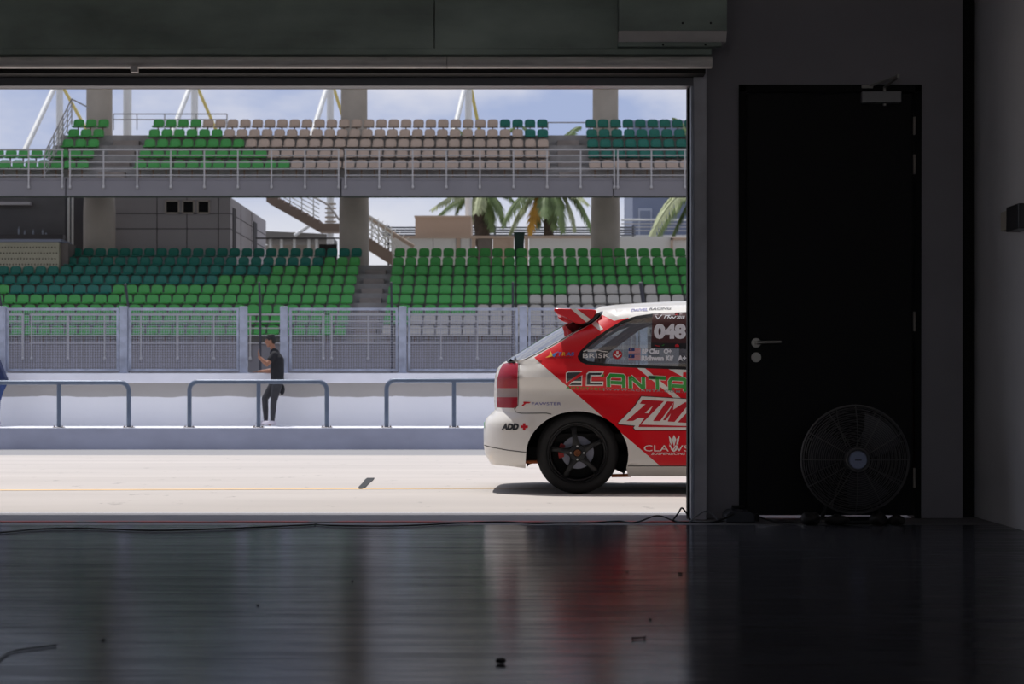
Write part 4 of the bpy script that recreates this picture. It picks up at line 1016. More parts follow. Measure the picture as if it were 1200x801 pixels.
# dark joint lines
def line(pts, w, out=0.003):
    d = dense(pts, 3, False); V = []; F_ = []
    for k, p in enumerate(d):
        q0, q1 = d[max(0, k - 1)], d[min(len(d) - 1, k + 1)]; tx, ty = q1[0] - q0[0], q1[1] - q0[1]; L = math.hypot(tx, ty) or 1
        nx, ny = -ty / L * w / 2, tx / L * w / 2; V += [CP(p[0] + nx, p[1] + ny, out), CP(p[0] - nx, p[1] - ny, out)]
    F_ = [[2 * k, 2 * k + 1, 2 * k + 3, 2 * k + 2] for k in range(len(d) - 1)]
    return V, F_
def lines(name, parent, L, m, w=0.8):
    g = MB()
    for pts in L: g.add(*line(pts, w))
    return g.build(name, m, parent, normals=False)
m_seam = mat('dark panel gap', rgb(58, 56, 55), 0.8)
lines('panel_gap', ob, [[(601.8, 478), (603.5, 482.6), (610, 484), (640, 483.8), (646, 485)], [(607.2, 425.5), (606.8, 450), (606.3, 474), (603, 478.5)], [(735.5, 545.6), (806, 545.6), (1058, 545.6)],
                        [(593, 424.6), (602, 424.2), (614, 420.8), (630, 413), (650, 402), (668, 391.6), (680, 383)]], m_seam)
lines('joint_line', bp_, [[(564.8, 521.5), (575, 524), (595, 527.5), (616.8, 529.8)]], m_seam, 0.9)
# white frame strip beside the hatch glass
def region(name, parent, poly, m, out, holes=(), st=4):
    v, f = cdt([(poly, st)] + [(h_, st) for h_ in holes], 4.0, (min(p[0] for p in poly), min(p[1] for p in poly), max(p[0] for p in poly), max(p[1] for p in poly)))
    g = MB(); keep = []
    for t in f:
        x = sum(v[i].x for i in t) / len(t); y = sum(v[i].y for i in t) / len(t)
        if inside(poly, x, y) and not any(inside(h_, x, y) for h_ in holes): keep.append(list(t)[::-1])
    g.add([CP(q.x, q.y, out) for q in v], keep)
    return g.build(name, m, parent, smooth=True, normals=False)

# underbody, wheel wells, cabin
g = MB(); zf = Z_(548, YCAR); g.box(X_(640, YCAR), X_(1225, YCAR), YCAR + 0.30, YCAR + 1.40, 0.19, 0.27); g.box(X_(575, YCAR), X_(640, YCAR), YCAR + 0.25, YCAR + 1.45, 0.22, 0.32)
g.box(X_(737, YCAR), X_(1058, YCAR), YCAR + 0.1, YCAR + 1.6, 0.135, 0.25)
g.prism([(X_(735, YCAR), 0.145), (X_(747, YCAR), 0.105), (X_(790, YCAR), 0.105), (X_(800, YCAR), 0.14)], YCAR + 0.5, YCAR + 0.8)
g.build('underbody', m_black, car)
for cx in (676.5, 1116.5):
    for far in (False, True):
        g = MB(); y0, y1 = (YCAR + 0.03, YCAR + 0.46) if not far else (2 * YMID - YCAR - 0.46, 2 * YMID - YCAR - 0.03)
        n = 18; R = 0.365; V = []
        for k in range(n + 1):
            a = math.radians(-28 + 224 * k / n); V += [(X_(cx, YCAR) + R * math.cos(a), y0, 0.275 + 0.31 * math.sin(a)), (X_(cx, YCAR) + R * math.cos(a), y1, 0.275 + 0.31 * math.sin(a))]
        fs_ = [[2 * k, 2 * k + 1, 2 * k + 3, 2 * k + 2] for k in range(n)]
        g.add(V, fs_); yb = y1 if not far else y0
        g.add([(X_(cx, YCAR), yb, 0.275)] + [V[2 * k + (0 if far else 1)] for k in range(n + 1)], [[0, k + 1, k + 2] for k in range(n)])
        g.build('wheel_well', m_black, car, normals=False)
g = MB(); g.box(X_(640, YCAR), X_(1040, YCAR), YCAR + 0.14, YCAR + 1.56, 0.36, 0.42); g.build('cabin_floor', m_black, car)
g = MB(); g.tube([P(840, 470, YCAR + .3), P(832, 372, YCAR + .34), P(832, 366, YCAR + .5), P(832, 366, YCAR + 1.2), P(832, 372, YCAR + 1.36), P(840, 470, YCAR + 1.4)], 0.022, 10)
for y in (.36, 1.34): g.tube([P(832, 369, YCAR + y), P(770, 372, YCAR + y), P(740, 383, YCAR + y), P(700, 412, YCAR + y), P(690, 450, YCAR + y)], 0.022, 10)
g.build('roll_cage', mat('roll cage paint', rgb(70, 76, 78), 0.5), car, smooth=True)
for y in (0.32, 1.0):
    g = MB(); g.prism([(X_(850, YCAR), 0.42), (X_(925, YCAR), 0.42), (X_(930, YCAR), 0.55), (X_(868, YCAR), 0.52), (X_(846, YCAR), 1.12), (X_(826, YCAR), 1.1)], YCAR + y, YCAR + y + 0.42); g.build('bucket_seat', m_black, car, bevel=0.03)
for pts in ([(613, 541, .12), (640, 541, .14)], [(715, 557, .2), (738, 556.5, .2)]):
    MB().tube([P(a, c_, YCAR + d_) for a, c_, d_ in pts], 0.012, 8).build('suspension_link', mat('rusty orange link', rgb(190, 100, 48), 0.6), car)
# spoiler with stripe
ys0, ys1 = YCAR + 0.16, 2 * YMID - YCAR - 0.16
SP = [(647.8, 363.5), (648.4, 361.6), (650, 360.9), (692, 362.2), (697.2, 363), (697.6, 365), (694, 371.5), (688, 376.5), (681, 379.3), (674, 378.6), (662, 371.8), (652, 367.5)]
g = MB(); PSP = [(X_(a, ys0), Z_(c, ys0)) for a, c in SP]; g.prism(PSP, ys0, ys0 + 0.10); g.prism(PSP, ys1 - 0.10, ys1)
g.prism([(X_(a, ys0), Z_(c, ys0)) for a, c in ((648, 362.8), (650, 360.9), (692, 362.2), (697.2, 363), (697, 366), (690, 366.5), (660, 364.6), (650, 364))], ys0 + 0.101, ys1 - 0.101); spo = g.build('roof_spoiler', m_red, car, bevel=0.008, smooth=True)
ST = [(667, 361.2), (674, 361.4), (691, 374.2), (684.6, 378.3), (683.5, 377.6)]
g = MB(); g.prism([(X_(a, ys0), Z_(c, ys0)) for a, c in ((667, 361.0), (674, 361.2), (691, 374), (686, 377.6))], ys0 - 0.004, ys0 + 0.02); g.build('white_stripe', m_white, spo)
g = MB(); g.prism([(X_(a, ys0), Z_(c, ys0)) for a, c in ((681, 379.5), (690, 376), (698, 367), (703, 365.5), (699, 371), (690, 379), (676, 387), (664, 388))], ys0 + 0.06, ys0 + 0.12); g.build('spoiler_mount', m_trim, spo)
g = MB(); g.prism([(X_(a, ys0), Z_(c, ys0)) for a, c in ((656, 369.5), (668, 375.8), (664, 377), (660, 375))], ys0 + 0.03, ys0 + 0.09); g.build('spoiler_lip', m_red, spo)

# wheels
m_rim = mat('black wheel paint', rgb(30, 30, 31), 0.4, 0.3)
m_disc = mat('brake disc iron', rgb(130, 130, 140), 0.4, 0.6)
m_cal = mat('red caliper paint', rgb(170, 28, 26), 0.5)
m_nut = mat('bright lug nut', rgb(190, 188, 182), 0.3, 0.8)
m_rust = mat('rusty hub', rgb(120, 74, 44), 0.8)
def wheel(cx, far):
    sg = -1 if far else 1
    X0 = X_(cx, YCAR); y0 = YCAR + 0.035 if not far else 2 * YMID - YCAR - 0.035
    ZC = 0.288
    wl = thing('wheel', None, None, (0, 0, 0)); wl.parent = car
    c = Vector((X0, y0, ZC)); wl.location = c - car.location
    def L(p): return [(r_, h_ * sg) for r_, h_ in p]
    g = MB(); g.lathe(L([(.208, .012), (.214, .004), (.222, .0), (.245, -.004), (.262, .002), (.274, .014), (.282, .024), (.286, .030), (.288, .05), (.288, .066), (.281, .067), (.281, .075), (.288, .076), (.288, .10), (.281, .101), (.281, .109), (.288, .11), (.288, .145), (.284, .17), (.270, .188), (.235, .195), (.200, .185)]), c, 'Y', 64)
    for k in range(60):
        a = 2 * PI * k / 60; d = Vector((math.cos(a), 0, math.sin(a))); t_ = Vector((-math.sin(a), 0, math.cos(a)))
        q = c + d * 0.279; g.add([q + t_ * .004 + Vector((0, sg * .020, 0)), q - t_ * .004 + Vector((0, sg * .020, 0)), q + d * .0085 - t_ * .004 + Vector((0, sg * .03, 0)), q + d * .0085 + t_ * .004 + Vector((0, sg * .03, 0)),
                               q + d * .0095 - t_ * .004 + Vector((0, sg * .05, 0)), q + d * .0095 + t_ * .004 + Vector((0, sg * .05, 0))], [(0, 1, 2, 3), (3, 2, 4, 5)])
    ty = g.build('tyre', M['rubber'], wl, smooth=True, angle=35)
    g = MB(); g.lathe(L([(.2135, .012), (.2135, .0), (.209, -.006), (.203, -.004), (.199, .010), (.196, .03), (.188, .035), (.183, .06), (.18, .18), (.19, .19)]), c, 'Y', 56)
    for a in (99, 27, -45, -117, 171):
        a = math.radians(a); d = Vector((math.cos(a), 0, math.sin(a))); t_ = Vector((-math.sin(a), 0, math.cos(a)))
        def pt(r_, w_, h_): return c + d * r_ + t_ * w_ + Vector((0, h_ * sg, 0))
        V = []
        for r_, w_, h0, h1 in ((.045, .034, .018, .06), (.08, .021, .010, .05), (.12, .0165, .008, .045), (.165, .018, .016, .055), (.186, .024, .030, .07), (.196, .028, .034, .08)):
            V += [pt(r_, -w_, h0 + .006), pt(r_, -w_ * .6, h0), pt(r_, w_ * .6, h0), pt(r_, w_, h0 + .006), pt(r_, w_, h1), pt(r_, -w_, h1)]
        F_ = []
        for i in range(5):
            for j in range(6): F_.append([i * 6 + j, i * 6 + (j + 1) % 6, (i + 1) * 6 + (j + 1) % 6, (i + 1) * 6 + j])
        F_.append(list(range(6))); F_.append([30 + j for j in range(6)]); g.add(V, F_)
    g.lathe(L([(.062, .06), (.062, .022), (.056, .014), (.030, .012), (.027, .024), (.001, .024)]), c, 'Y', 32)
    rim = g.build('rim', m_rim, wl, smooth=True, angle=35)
    for k in range(4):
        a = math.radians(90 * k); q = c + Vector((math.cos(a) * .046, sg * .016, math.sin(a) * .046)); g = MB(); g.lathe(L([(.008, .0), (.008, -.010), (.006, -.013), (.001, -.013)]), q, 'Y', 10); g.build('lug_nut', m_nut, wl, smooth=True)
    g = MB(); g.lathe(L([(.024, .024), (.024, .002), (.018, -.002), (.014, .006), (.001, .006)]), c, 'Y', 20); g.build('hub_nut', m_rust, wl, smooth=True)
    g = MB(); g.lathe(L([(.06, .10), (.115, .10), (.115, .12), (.06, .12)]), c, 'Y', 40, close=True); g.build('brake_disc', m_disc, wl, smooth=True)
    g = MB(); V = []
    for a in (150, 160, 170, 180, 190, 198):
        a = math.radians(a)
        for r_ in (.098, .135):
            for h_ in (.075, .14): V.append(c + Vector((math.cos(a) * r_, sg * h_, math.sin(a) * r_)))
    F_ = []
    for i in range(5):
        o_ = i * 4
        for p_, q_ in ((0, 1), (1, 3), (3, 2), (2, 0)): F_.append([o_ + p_, o_ + q_, o_ + 4 + q_, o_ + 4 + p_])
    F_ += [[0, 1, 3, 2], [20, 22, 23, 21]]; g.add(V, F_); g.build('brake_caliper', m_cal, wl)
    g = MB(); g.lathe(L([(.178, .150), (.001, .150)]), c, 'Y', 32); g.build('backing_plate', m_black, wl)
for cx in (676.5, 1116.5):
    for far in (False, True): wheel(cx, far)

# ------------------------------------------------------------------ lettering and marks
VIN = {}
for n_, c_ in (('white', (236, 232, 226)), ('dark', (46, 48, 50)), ('green', (24, 150, 40)), ('blue', (60, 110, 180)), ('yellow', (235, 175, 40)), ('redv', (200, 16, 34)), ('black', (14, 14, 15)), ('navy', (40, 60, 130)), ('grey', (150, 152, 152)), ('violet', (92, 92, 170)), ('brown', (70, 26, 26)), ('pale', (238, 238, 244))):
    VIN[n_] = mat(n_ + ' vinyl', rgb(*c_), 0.4, coat=0.3)
def text(name, parent, body_, box, m, out=0.0035, bold=0.0, skew=0.0, slope=0.0, space=1.0):
    """lettering fitted to the box (left, top, right, bottom)"""
    cu = bpy.data.curves.new('t', 'FONT'); cu.body = body_; cu.offset = bold; cu.space_character = space; cu.resolution_u = 3
    o = bpy.data.objects.new('t', cu); COL.objects.link(o); bpy.context.view_layer.update()
    me = bpy.data.meshes.new_from_object(o.evaluated_get(bpy.context.evaluated_depsgraph_get()))
    xs = [v.co.x for v in me.vertices]; ys = [v.co.y for v in me.vertices]
    x0, x1, y0, y1 = min(xs), max(xs), min(ys), max(ys); L_, T_, R_, B_ = box
    V = []
    for v in me.vertices:
        u = (v.co.x - x0) / (x1 - x0); t = (v.co.y - y0) / (y1 - y0)
        V.append(CP(L_ + (R_ - L_) * u + skew * t * (B_ - T_), B_ - (B_ - T_) * t + slope * u, out))
    g = MB(); g.add(V, [list(p.vertices) for p in me.polygons])
    bpy.data.objects.remove(o); bpy.data.curves.remove(cu); bpy.data.meshes.remove(me)
    return g.build(name, m, parent, normals=False)
def shapes(name, parent, polys, m, out=0.003):
    g = MB()
    for p in polys:
        v, f = cdt([(p, 2.5)], 2.5, (min(q[0] for q in p), min(q[1] for q in p), max(q[0] for q in p), max(q[1] for q in p)))
        g.add([CP(q.x, q.y, out) for q in v], [list(t)[::-1] for t in f if inside(p, sum(v[i].x for i in t) / 3, sum(v[i].y for i in t) / 3)])
    return g.build(name, m, parent, normals=False)
def strokes(name, parent, L, w, m, out):
    """straight strokes with mitred corners"""
    g = MB()
    for pts in L:
        pts = dense(pts, 1.5, False); V = []; n = len(pts)
        for k, p in enumerate(pts):
            def dirn(a, c): 
                l = math.hypot(c[0] - a[0], c[1] - a[1]); return ((c[0] - a[0]) / l, (c[1] - a[1]) / l)
            d0 = dirn(pts[max(0, k - 1)], pts[max(1, k)]) if k else dirn(pts[0], pts[1]); d1 = dirn(pts[k], pts[k + 1]) if k < n - 1 else d0
            nx, ny = -(d0[1] + d1[1]), d0[0] + d1[0]; l = math.hypot(nx, ny); nx, ny = nx / l, ny / l; sc = 1 / max(0.5, nx * -d0[1] + ny * d0[0])
            e = 0.0
            q = (p[0], p[1]); V += [CP(q[0] + nx * w / 2 * sc, q[1] + ny * w / 2 * sc, out), CP(q[0] - nx * w / 2 * sc, q[1] - ny * w / 2 * sc, out)]
        g.add(V, [[2 * k, 2 * k + 1, 2 * k + 3, 2 * k + 2] for k in range(n - 1)])
    return g.build(name, m, parent, normals=False)
def sl(x, y): return (x, y + (x - 690) * 0.056)          # the sponsor line runs slightly downhill
def tr(pts): return [sl(*p) for p in pts]
# big techno lettering: A C (dark) A N T A (green)
A1 = [[(662.8, 449.5), (664.3, 436.5), (683, 434.6), (664, 449.5)], ]
dark = [[(663.9, 437.6), (666, 436.2), (681.5, 435.8), (664.1, 448.0)], [(672, 446.2), (681.5, 440.2), (681.2, 446.2)], [(667, 451), (670.5, 448), (681.2, 448), (681, 451)]]
darkC = [[(686.8, 451.2), (687.6, 438), (690, 435.9), (706.6, 435.9), (704.5, 440.0), (692.6, 440), (692.2, 447.4), (706.4, 447.4), (706, 451.2)]]
def grow(p, k):
    cx = sum(q[0] for q in p) / len(p); cy = sum(q[1] for q in p) / len(p)
    return [(x + k * (x - cx) / max(1, abs(x - cx)) if abs(x - cx) > .5 else x, y + k * (y - cy) / max(1, abs(y - cy)) if abs(y - cy) > .5 else y) for x, y in p]
gr_letters = []
def let_A(x, w): return [[(x, 452), (x, 441.5), (x + 2.6, 438), (x + w - 1, 438), (x + w, 439), (x + w, 452)], [(x + 2.4, 446.4), (x + w, 446.4)]]
def let_N(x, w): return [[(x, 452), (x, 438)], [(x, 438.2), (x + w, 451.6)], [(x + w, 452), (x + w, 438)]]
def let_T(x, w): return [[(x, 438), (x + w, 438)], [(x + w * .5, 439.5), (x + w * .5, 452)]]
gl = let_A(713, 17.6) + let_N(738.6, 15.2) + let_T(760, 20) + let_A(784.5, 17.6)
gl = [tr(l) for l in gl]
def closedline(p): return [p + [p[0]]] 
shapes('sponsor_letters_outline', ob, [grow(p, 0.9) for p in dark], VIN['white'], 0.003)
strokes('sponsor_letters_outline', ob, [darkC[0] + [darkC[0][0], darkC[0][1]]], 1.4, VIN['white'], 0.0045)
region('sponsor_letters', ob, darkC[0], VIN['dark'], 0.004)
shapes('sponsor_letters', ob, dark, VIN['dark'], 0.0045)
shapes('sponsor_accent', ob, [[(703.5, 441.2), (707.8, 437.8), (707.4, 441.2)]], VIN['green'], 0.005)
strokes('sponsor_letters_outline', ob, gl, 5.4, VIN['white'], 0.003)
strokes('sponsor_letters', ob, gl, 4.0, VIN['green'], 0.005)
shapes('sponsor_accent', ob, [tr([(759, 436.6), (770, 436.6), (766, 439.4), (763, 439.4)])], VIN['dark'], 0.0058)
text('sponsor_address', ob, 'AUTOTECH', (663, 452.5, 706, 455.6), VIN['green'], bold=0.02, slope=1.6, space=1.3)
text('sponsor_address', ob, '|WWW.ACANTA.COM.MY', (707, 454.4, 812, 457.8), VIN['grey'], bold=0.02, slope=3.4, space=1.3)
# AMS logo
plate = [(724.3, 495.2), (743.3, 476), (751.2, 464.2), (816, 468), (816, 503.2), (744.3, 503.2), (742.3, 500.8), (744, 498.2), (725.4, 496.4)]
region('oil_logo_border', ob, [(723.6, 495.6), (742.2, 476), (750.6, 463.4), (817, 467.3), (817, 504.3), (743.6, 504.3), (741.2, 501), (743, 499), (725, 497.4)], VIN['black'], 0.0025)  # black vinyl border around the logo plate
region('oil_logo_plate', ob, plate, VIN['white'], 0.0035)
notch = [(743, 474.6), (750, 473.6), (757, 474), (744, 476)]
shapes('oil_logo_letters', ob, [[(733.8, 493), (756, 473.3), (749.2, 472.8), (752.6, 468), (777.6, 469.6), (749, 498.8), (752, 492.3), (748, 489.2), (742.6, 492.8)]], VIN['redv'], 0.0045)
shapes('oil_logo_gaps', ob, [[(755.2, 483.6), (764.4, 475.4), (759.6, 484)], [(741.5, 493), (748, 489.4), (755, 489.4), (748, 498.6), (744.2, 498.4)]], VIN['white'], 0.0055)
shapes('oil_logo_letters', ob, [[(764.8, 493), (781, 470), (789.5, 470.4), (773, 493)], [(785.8, 477.5), (789.5, 470.4), (788, 481), (779.6, 492), (776.5, 492)], [(787, 480.6), (802, 471), (805, 471), (805, 475), (790, 494), (782, 493.6)],
                                  [(793.5, 494.6), (803.5, 484), (815, 484), (815, 495.6)], [(749, 497), (815, 499), (815, 500.3), (748, 500)]], VIN['redv'], 0.0045)
# suspension sponsor
text('suspension_sponsor', ob, 'CLAWS', (754.4, 521.2, 807, 528.4), VIN['white'], bold=0.0)
text('suspension_sponsor', ob, 'SUSPENSIONS', (763, 529.8, 802, 532.6), VIN['white'], bold=0.01, skew=0.3)
shapes('suspension_crest', ob, [[(783.3, 509.8), (786.4, 514), (787.2, 522), (784.5, 518)], [(789.5, 509), (792, 514.5), (789.6, 523), (787, 514.5)], [(796, 509.8), (792.8, 514), (792, 522), (794.8, 518)], [(784, 519), (789.6, 527.5), (795, 519), (793, 526.5), (789.6, 529.2), (786, 526.5)]], VIN['white'])
# side window lettering
swp = [o for o in car.children if o.name.startswith('side_window')][0]
region('number_board', swp, [(763.3, 367.6), (808, 365.8), (808, 408.6), (762.0, 407.6)], VIN['brown'], 0.0025)
region('number_board_footer', swp, [(762.2, 401.4), (808, 402.2), (808, 408.6), (762.0, 407.6)], VIN['black'], 0.0032)
text('race_number', swp, '048', (765.2, 379.2, 802.6, 397.2), VIN['pale'], 0.0045, bold=0.06)
text('event_year', swp, '2018', (791.5, 369.8, 800.5, 373.4), VIN['pale'], 0.0045, bold=0.03, skew=0.15)
strokes('event_script', swp, [[(767, 370), (769.5, 373.5), (774, 369)], [(777, 373), (779, 368.8)], [(779, 370), (784, 369.4)], [(781, 373), (782, 370.4), (784, 373), (786, 370.4), (788, 373), (790.6, 370.4)]], 0.9, VIN['pale'], 0.0042)
shapes('sponsor_accent', swp, [[(774.4, 405), (778, 402.8), (776.6, 405)]], VIN['green'], 0.0042)
shapes('sponsor_accent', swp, [[(790, 406.3), (790.2, 404), (792.5, 402.9), (794.8, 404.4), (795, 406.3)], [(789, 368.6), (792, 367.4), (792, 369.2)], [(766, 404), (772, 405), (772, 406), (767, 405)]], VIN['redv'], 0.0042)
text('board_sponsor', swp, 'ENERGY', (778.4, 403, 787, 406), VIN['grey'], 0.0042) if False else None
text('driver_name', swp, 'BP Chu   O+', (751.4, 408.4, 786.4, 414.4), VIN['pale'], 0.003, bold=0.06)
text('driver_name', swp, 'Ridhwan Kif   A+', (751.0, 416.2, 803.5, 422.6), VIN['pale'], 0.003, bold=0.06)
for y in (407.4, 415.4):
    x = 736
    shapes('flag_stripes', swp, [[(x, y + k * 0.86), (x + 14, y + .2 + k * 0.86), (x + 14, y + .6 + k * 0.86), (x, y + .43 + k * 0.86)] for k in range(8)], VIN['redv'], 0.0036)
    shapes('flag_field', swp, [[(x, y), (x + 14, y + .2), (x + 14, y + 6.6), (x, y + 6.4)]], VIN['pale'], 0.003)
    shapes('flag_canton', swp, [[(x, y), (x + 7, y + .1), (x + 7, y + 3.8), (x, y + 3.7)]], VIN['navy'], 0.0042)
    shapes('flag_crest', swp, [[(x + 2, y + 1.2), (x + 3.4, y + .8), (x + 3.2, y + 2.8), (x + 2, y + 2.6)]], VIN['yellow'], 0.0048)
text('spark_plug_sponsor', swp, 'BRISK', (682.6, 413.6, 714.6, 419.2), VIN['white'], 0.003, bold=0.005)
strokes('spark_plug_sponsor', swp, [[(683, 411.5), (687, 410), (700, 410), (705, 411.4), (712, 412)], [(688, 411.4), (698, 411.2)]], 0.9, VIN['white'], 0.003)
cc = [(723 + 5.6 * math.cos(a * PI / 12), 415.4 + 5.2 * math.sin(a * PI / 12)) for a in range(24)]
shapes('round_badge', swp, [cc], VIN['redv'], 0.003)
shapes('round_badge_mark', swp, [[(721.6, 411.2), (724.2, 411.2), (724.2, 415), (721.6, 415)], [(718.4, 414.6), (719.4, 414), (723, 416.8), (726.8, 414), (727.8, 414.8), (723, 419)]], VIN['white'], 0.004)
# rear quarter marks
shapes('fish_mark', ob, [[(638.4, 418.8), (643.2, 416), (644, 410.6), (646.6, 414.6), (648, 417), (643.6, 418)]], VIN['yellow'], 0.003)
shapes('fish_mark', ob, [[(646.6, 414.4), (654.6, 411), (651.2, 414), (649.2, 418.4), (647, 416.6)]], VIN['blue'], 0.0035)
text('tyre_sponsor', ob, 'T', (653, 412.4, 657, 416.6), VIN['blue'], bold=0.03, skew=0.2); text('tyre_sponsor', ob, 'R', (658, 412.4, 662, 416.6), VIN['yellow'], bold=0.03, skew=0.2); text('tyre_sponsor', ob, 'AS', (662.6, 412.4, 672, 416.6), VIN['blue'], bold=0.03, skew=0.2)
text('tyre_sponsor', ob, 'RACING', (652, 418, 671, 419.4), VIN['dark'])
text('quarter_sponsor', ob, 'FAWSTER', (622.8, 471.2, 657.4, 474.6), VIN['violet'], bold=-0.002)
shapes('quarter_mark', ob, [[(610, 475.4), (613.4, 472.2), (612, 470.8), (614, 470.4), (621.6, 471), (619.6, 472.4), (616, 472.6), (612.6, 475.6)]], VIN['redv'])
text('bumper_sponsor', bp_, 'ADD', (586.6, 495.8, 606.8, 503.8), VIN['dark'], bold=0.075, skew=0.22)
shapes('red_cross', bp_, [[(612.6, 495.6), (615.6, 495.6), (615.6, 503.8), (612.6, 503.8)], [(610, 498.2), (618.6, 498.2), (618.6, 501.2), (610, 501.2)]], VIN['redv'])
shapes('green_mark', bp_, [[(564.6, 494.5), (565.4, 494.2), (565.6, 500.6), (564.8, 501)]], VIN['green'], 0.006)
text('roof_sponsor', ob, 'DUNLOP', (737.6, 360.8, 757, 363.6), VIN['violet'], bold=0.02, skew=0.4, slope=-0.8) if False else text('roof_sponsor', ob, 'DAIVEL', (737.6, 361.8, 757, 364.6), VIN['violet'], bold=0.02, skew=0.4, slope=-0.8)
text('roof_sponsor', ob, 'RACING', (758.8, 360.4, 784, 363.0), VIN['dark'], bold=0.02, skew=0.4, slope=-0.6)

# the car stands turned a little, its far side further along
yaw = math.radians(-2.6); pv_ = Vector((X_(676.5, YCAR), YCAR, 0)); d_ = car.location - pv_
car.location = pv_ + Matrix.Rotation(yaw, 3, 'Z') @ d_; car.rotation_euler = (0, 0, yaw)
# ================================================================== fan, cables, litter on the garage floor
YFAN = 10.34; RF = 0.296
fc = P(1002, 538, YFAN)
fan = thing('floor_fan', 'large black wire caged floor fan in front of the black door', 'fan', (fc.x, YFAN, 0))
m_cage = mat('dark fan wire', rgb(120, 118, 118), 0.4, 0.4)
def ring(g, c, r, y, w, seg=56):
    g.lathe([(r - w, y), (r, y - w), (r + w, y), (r, y + w)], c, 'Y', seg, close=True)
g = MB(); n = 22
for k in range(n):
    q = (k + 1) / n; r = 0.055 + (RF - 0.055) * q; y = -0.085 + 0.075 * q ** 3; ring(g, fc, r, y, 0.0016)
ring(g, fc, RF, 0.0, 0.006); ring(g, fc, 0.06, -0.086, 0.006)
for k in range(12):
    a = math.radians(30 * k); pts = []
    for j in range(9):
        q = j / 8; r = 0.05 + (RF - 0.05) * q; pts.append((fc.x + r * math.cos(a), fc.y - 0.083 + 0.075 * q ** 3, fc.z + r * math.sin(a)))
    g.tube(pts, 0.0028, 6)
cage = g.build('front_cage', m_cage, fan, smooth=True)
g = MB()
for k in range(12):
    q = (k + 1) / 12; ring(g, fc, 0.09 + (RF - 0.09) * q, 0.14 - 0.13 * q ** 3, 0.0018, 40)
for k in range(8):
    a = math.radians(45 * k + 20); g.tube([(fc.x + r * math.cos(a), fc.y + 0.14 - 0.13 * ((r - 0.05) / (RF - .05)) ** 3, fc.z + r * math.sin(a)) for r in (0.05, 0.12, 0.2, 0.26, RF)], 0.003, 6)
g.build('rear_cage', m_cage, fan, smooth=True)
g = MB(); g.lathe([(.001, -.098), (.046, -.098), (.050, -.092), (.050, -.08), (.001, -.08)], fc, 'Y', 32)
bdg = g.build('centre_badge', mat('pale blue badge', rgb(150, 160, 190), 0.4), fan, smooth=True, angle=50)
g = MB(); g.box(fc.x - 0.018, fc.x + 0.018, fc.y - 0.0995, fc.y - 0.0978, fc.z - 0.003, fc.z + 0.003); g.build('badge_print', M['black_plastic'], bdg)
g = MB(); g.lathe([(.001, -.06), (.06, -.06), (.065, -.02), (.06, .03), (.001, .03)], fc, 'Y', 24)
g.build('hub', m_cage, fan, smooth=True)
m_bl = mat('grey fan blade', rgb(64, 64, 67), 0.4, 0.3)
for k in range(3):
    a0 = math.radians(35 + 120 * k); V = []; nr, na = 6, 6
    for i in range(nr + 1):
        r = 0.055 + 0.205 * i / nr; wdt = math.radians(62 - 14 * abs(i / nr - 0.5)); 
        for j in range(na + 1):
            u = j / na - 0.5; a = a0 + wdt * u + 0.25 * i / nr; V.append((fc.x + r * math.cos(a), fc.y - 0.01 + 0.055 * u * (1.2 - i / nr * .5), fc.z + r * math.sin(a)))
    V2 = [(x, y + 0.003, z) for x, y, z in V]; N = len(V); F_ = []
    for i in range(nr):
        for j in range(na):
            q = i * (na + 1) + j; f = [q, q + 1, q + na + 2, q + na + 1]; F_ += [f, [x + N for x in f[::-1]]]
    g = MB(); g.add(V + V2, F_); g.build('blade', m_bl, fan, smooth=True)
g = MB(); g.lathe([(.001, .03), (.055, .03), (.06, .05), (.06, .17), (.045, .2), (.001, .2)], fc, 'Y', 24); g.build('motor', M['black_plastic'], fan, smooth=True)
g = MB()
zb_ = 0.014
for sx_ in (-1, 1):
    g.tube([(fc.x + sx_ * 0.17, YFAN - 0.12, zb_), (fc.x + sx_ * 0.17, YFAN + 0.16, zb_)], 0.013, 10)
    g.tube([(fc.x + sx_ * 0.17, YFAN + 0.10, zb_), (fc.x + sx_ * 0.12, YFAN + 0.13, 0.12), (fc.x + sx_ * 0.055, YFAN + 0.12, fc.z)], 0.012, 10)
g.tube([(fc.x - 0.17, YFAN + 0.16, zb_), (fc.x + 0.17, YFAN + 0.16, zb_)], 0.013, 10); g.tube([(fc.x - 0.17, YFAN - 0.12, zb_), (fc.x + 0.17, YFAN - 0.12, zb_)], 0.013, 10)
g.build('stand', M['black_plastic'], fan, smooth=True)

def lump(name, px0, px1, py0, Y, h, label, cat, seed, m, group=None):
    r_ = random.Random(seed); x0, x1 = X_(px0, Y), X_(px1, Y); c = Vector(((x0 + x1) / 2, Y, h * 0.48)); g = MB()
    g.ball(c, ((x1 - x0) / 2, 0.05, h / 2), 18)
    for v in g.v:
        k = 1 + 0.22 * math.sin(v.x * 90 + seed) * math.cos(v.z * 120 + seed * 2) + 0.15 * (r_.random() - 0.5)
        v.x = c.x + (v.x - c.x) * (0.9 + 0.1 * k); v.z = max(0.0005, c.z + (v.z - c.z) * k); v.y = c.y + (v.y - c.y) * k
    o = g.build(name, m, smooth=True, angle=60); tag(o, label, cat, group); return o
m_bag = mat('crumpled dark cloth', rgb(34, 31, 29), 0.6, var=0.4, scale=20)
for i, (a, c, h, l) in enumerate(((938, 962, 0.075, 'crumpled dark rag on the floor left of the fan'), (966, 996, 0.06, 'flat dark rag on the floor under the left side of the fan cage'), (1018, 1040, 0.07, 'bunched dark rag on the floor under the right side of the fan cage'), (1041, 1061, 0.06, 'rolled dark rag on the floor right of the fan'))):
    lump('crumpled_rag', a, c, 610, 10.15, h, l, 'rag', i * 3 + 1, m_bag, 'dark rags by the fan')
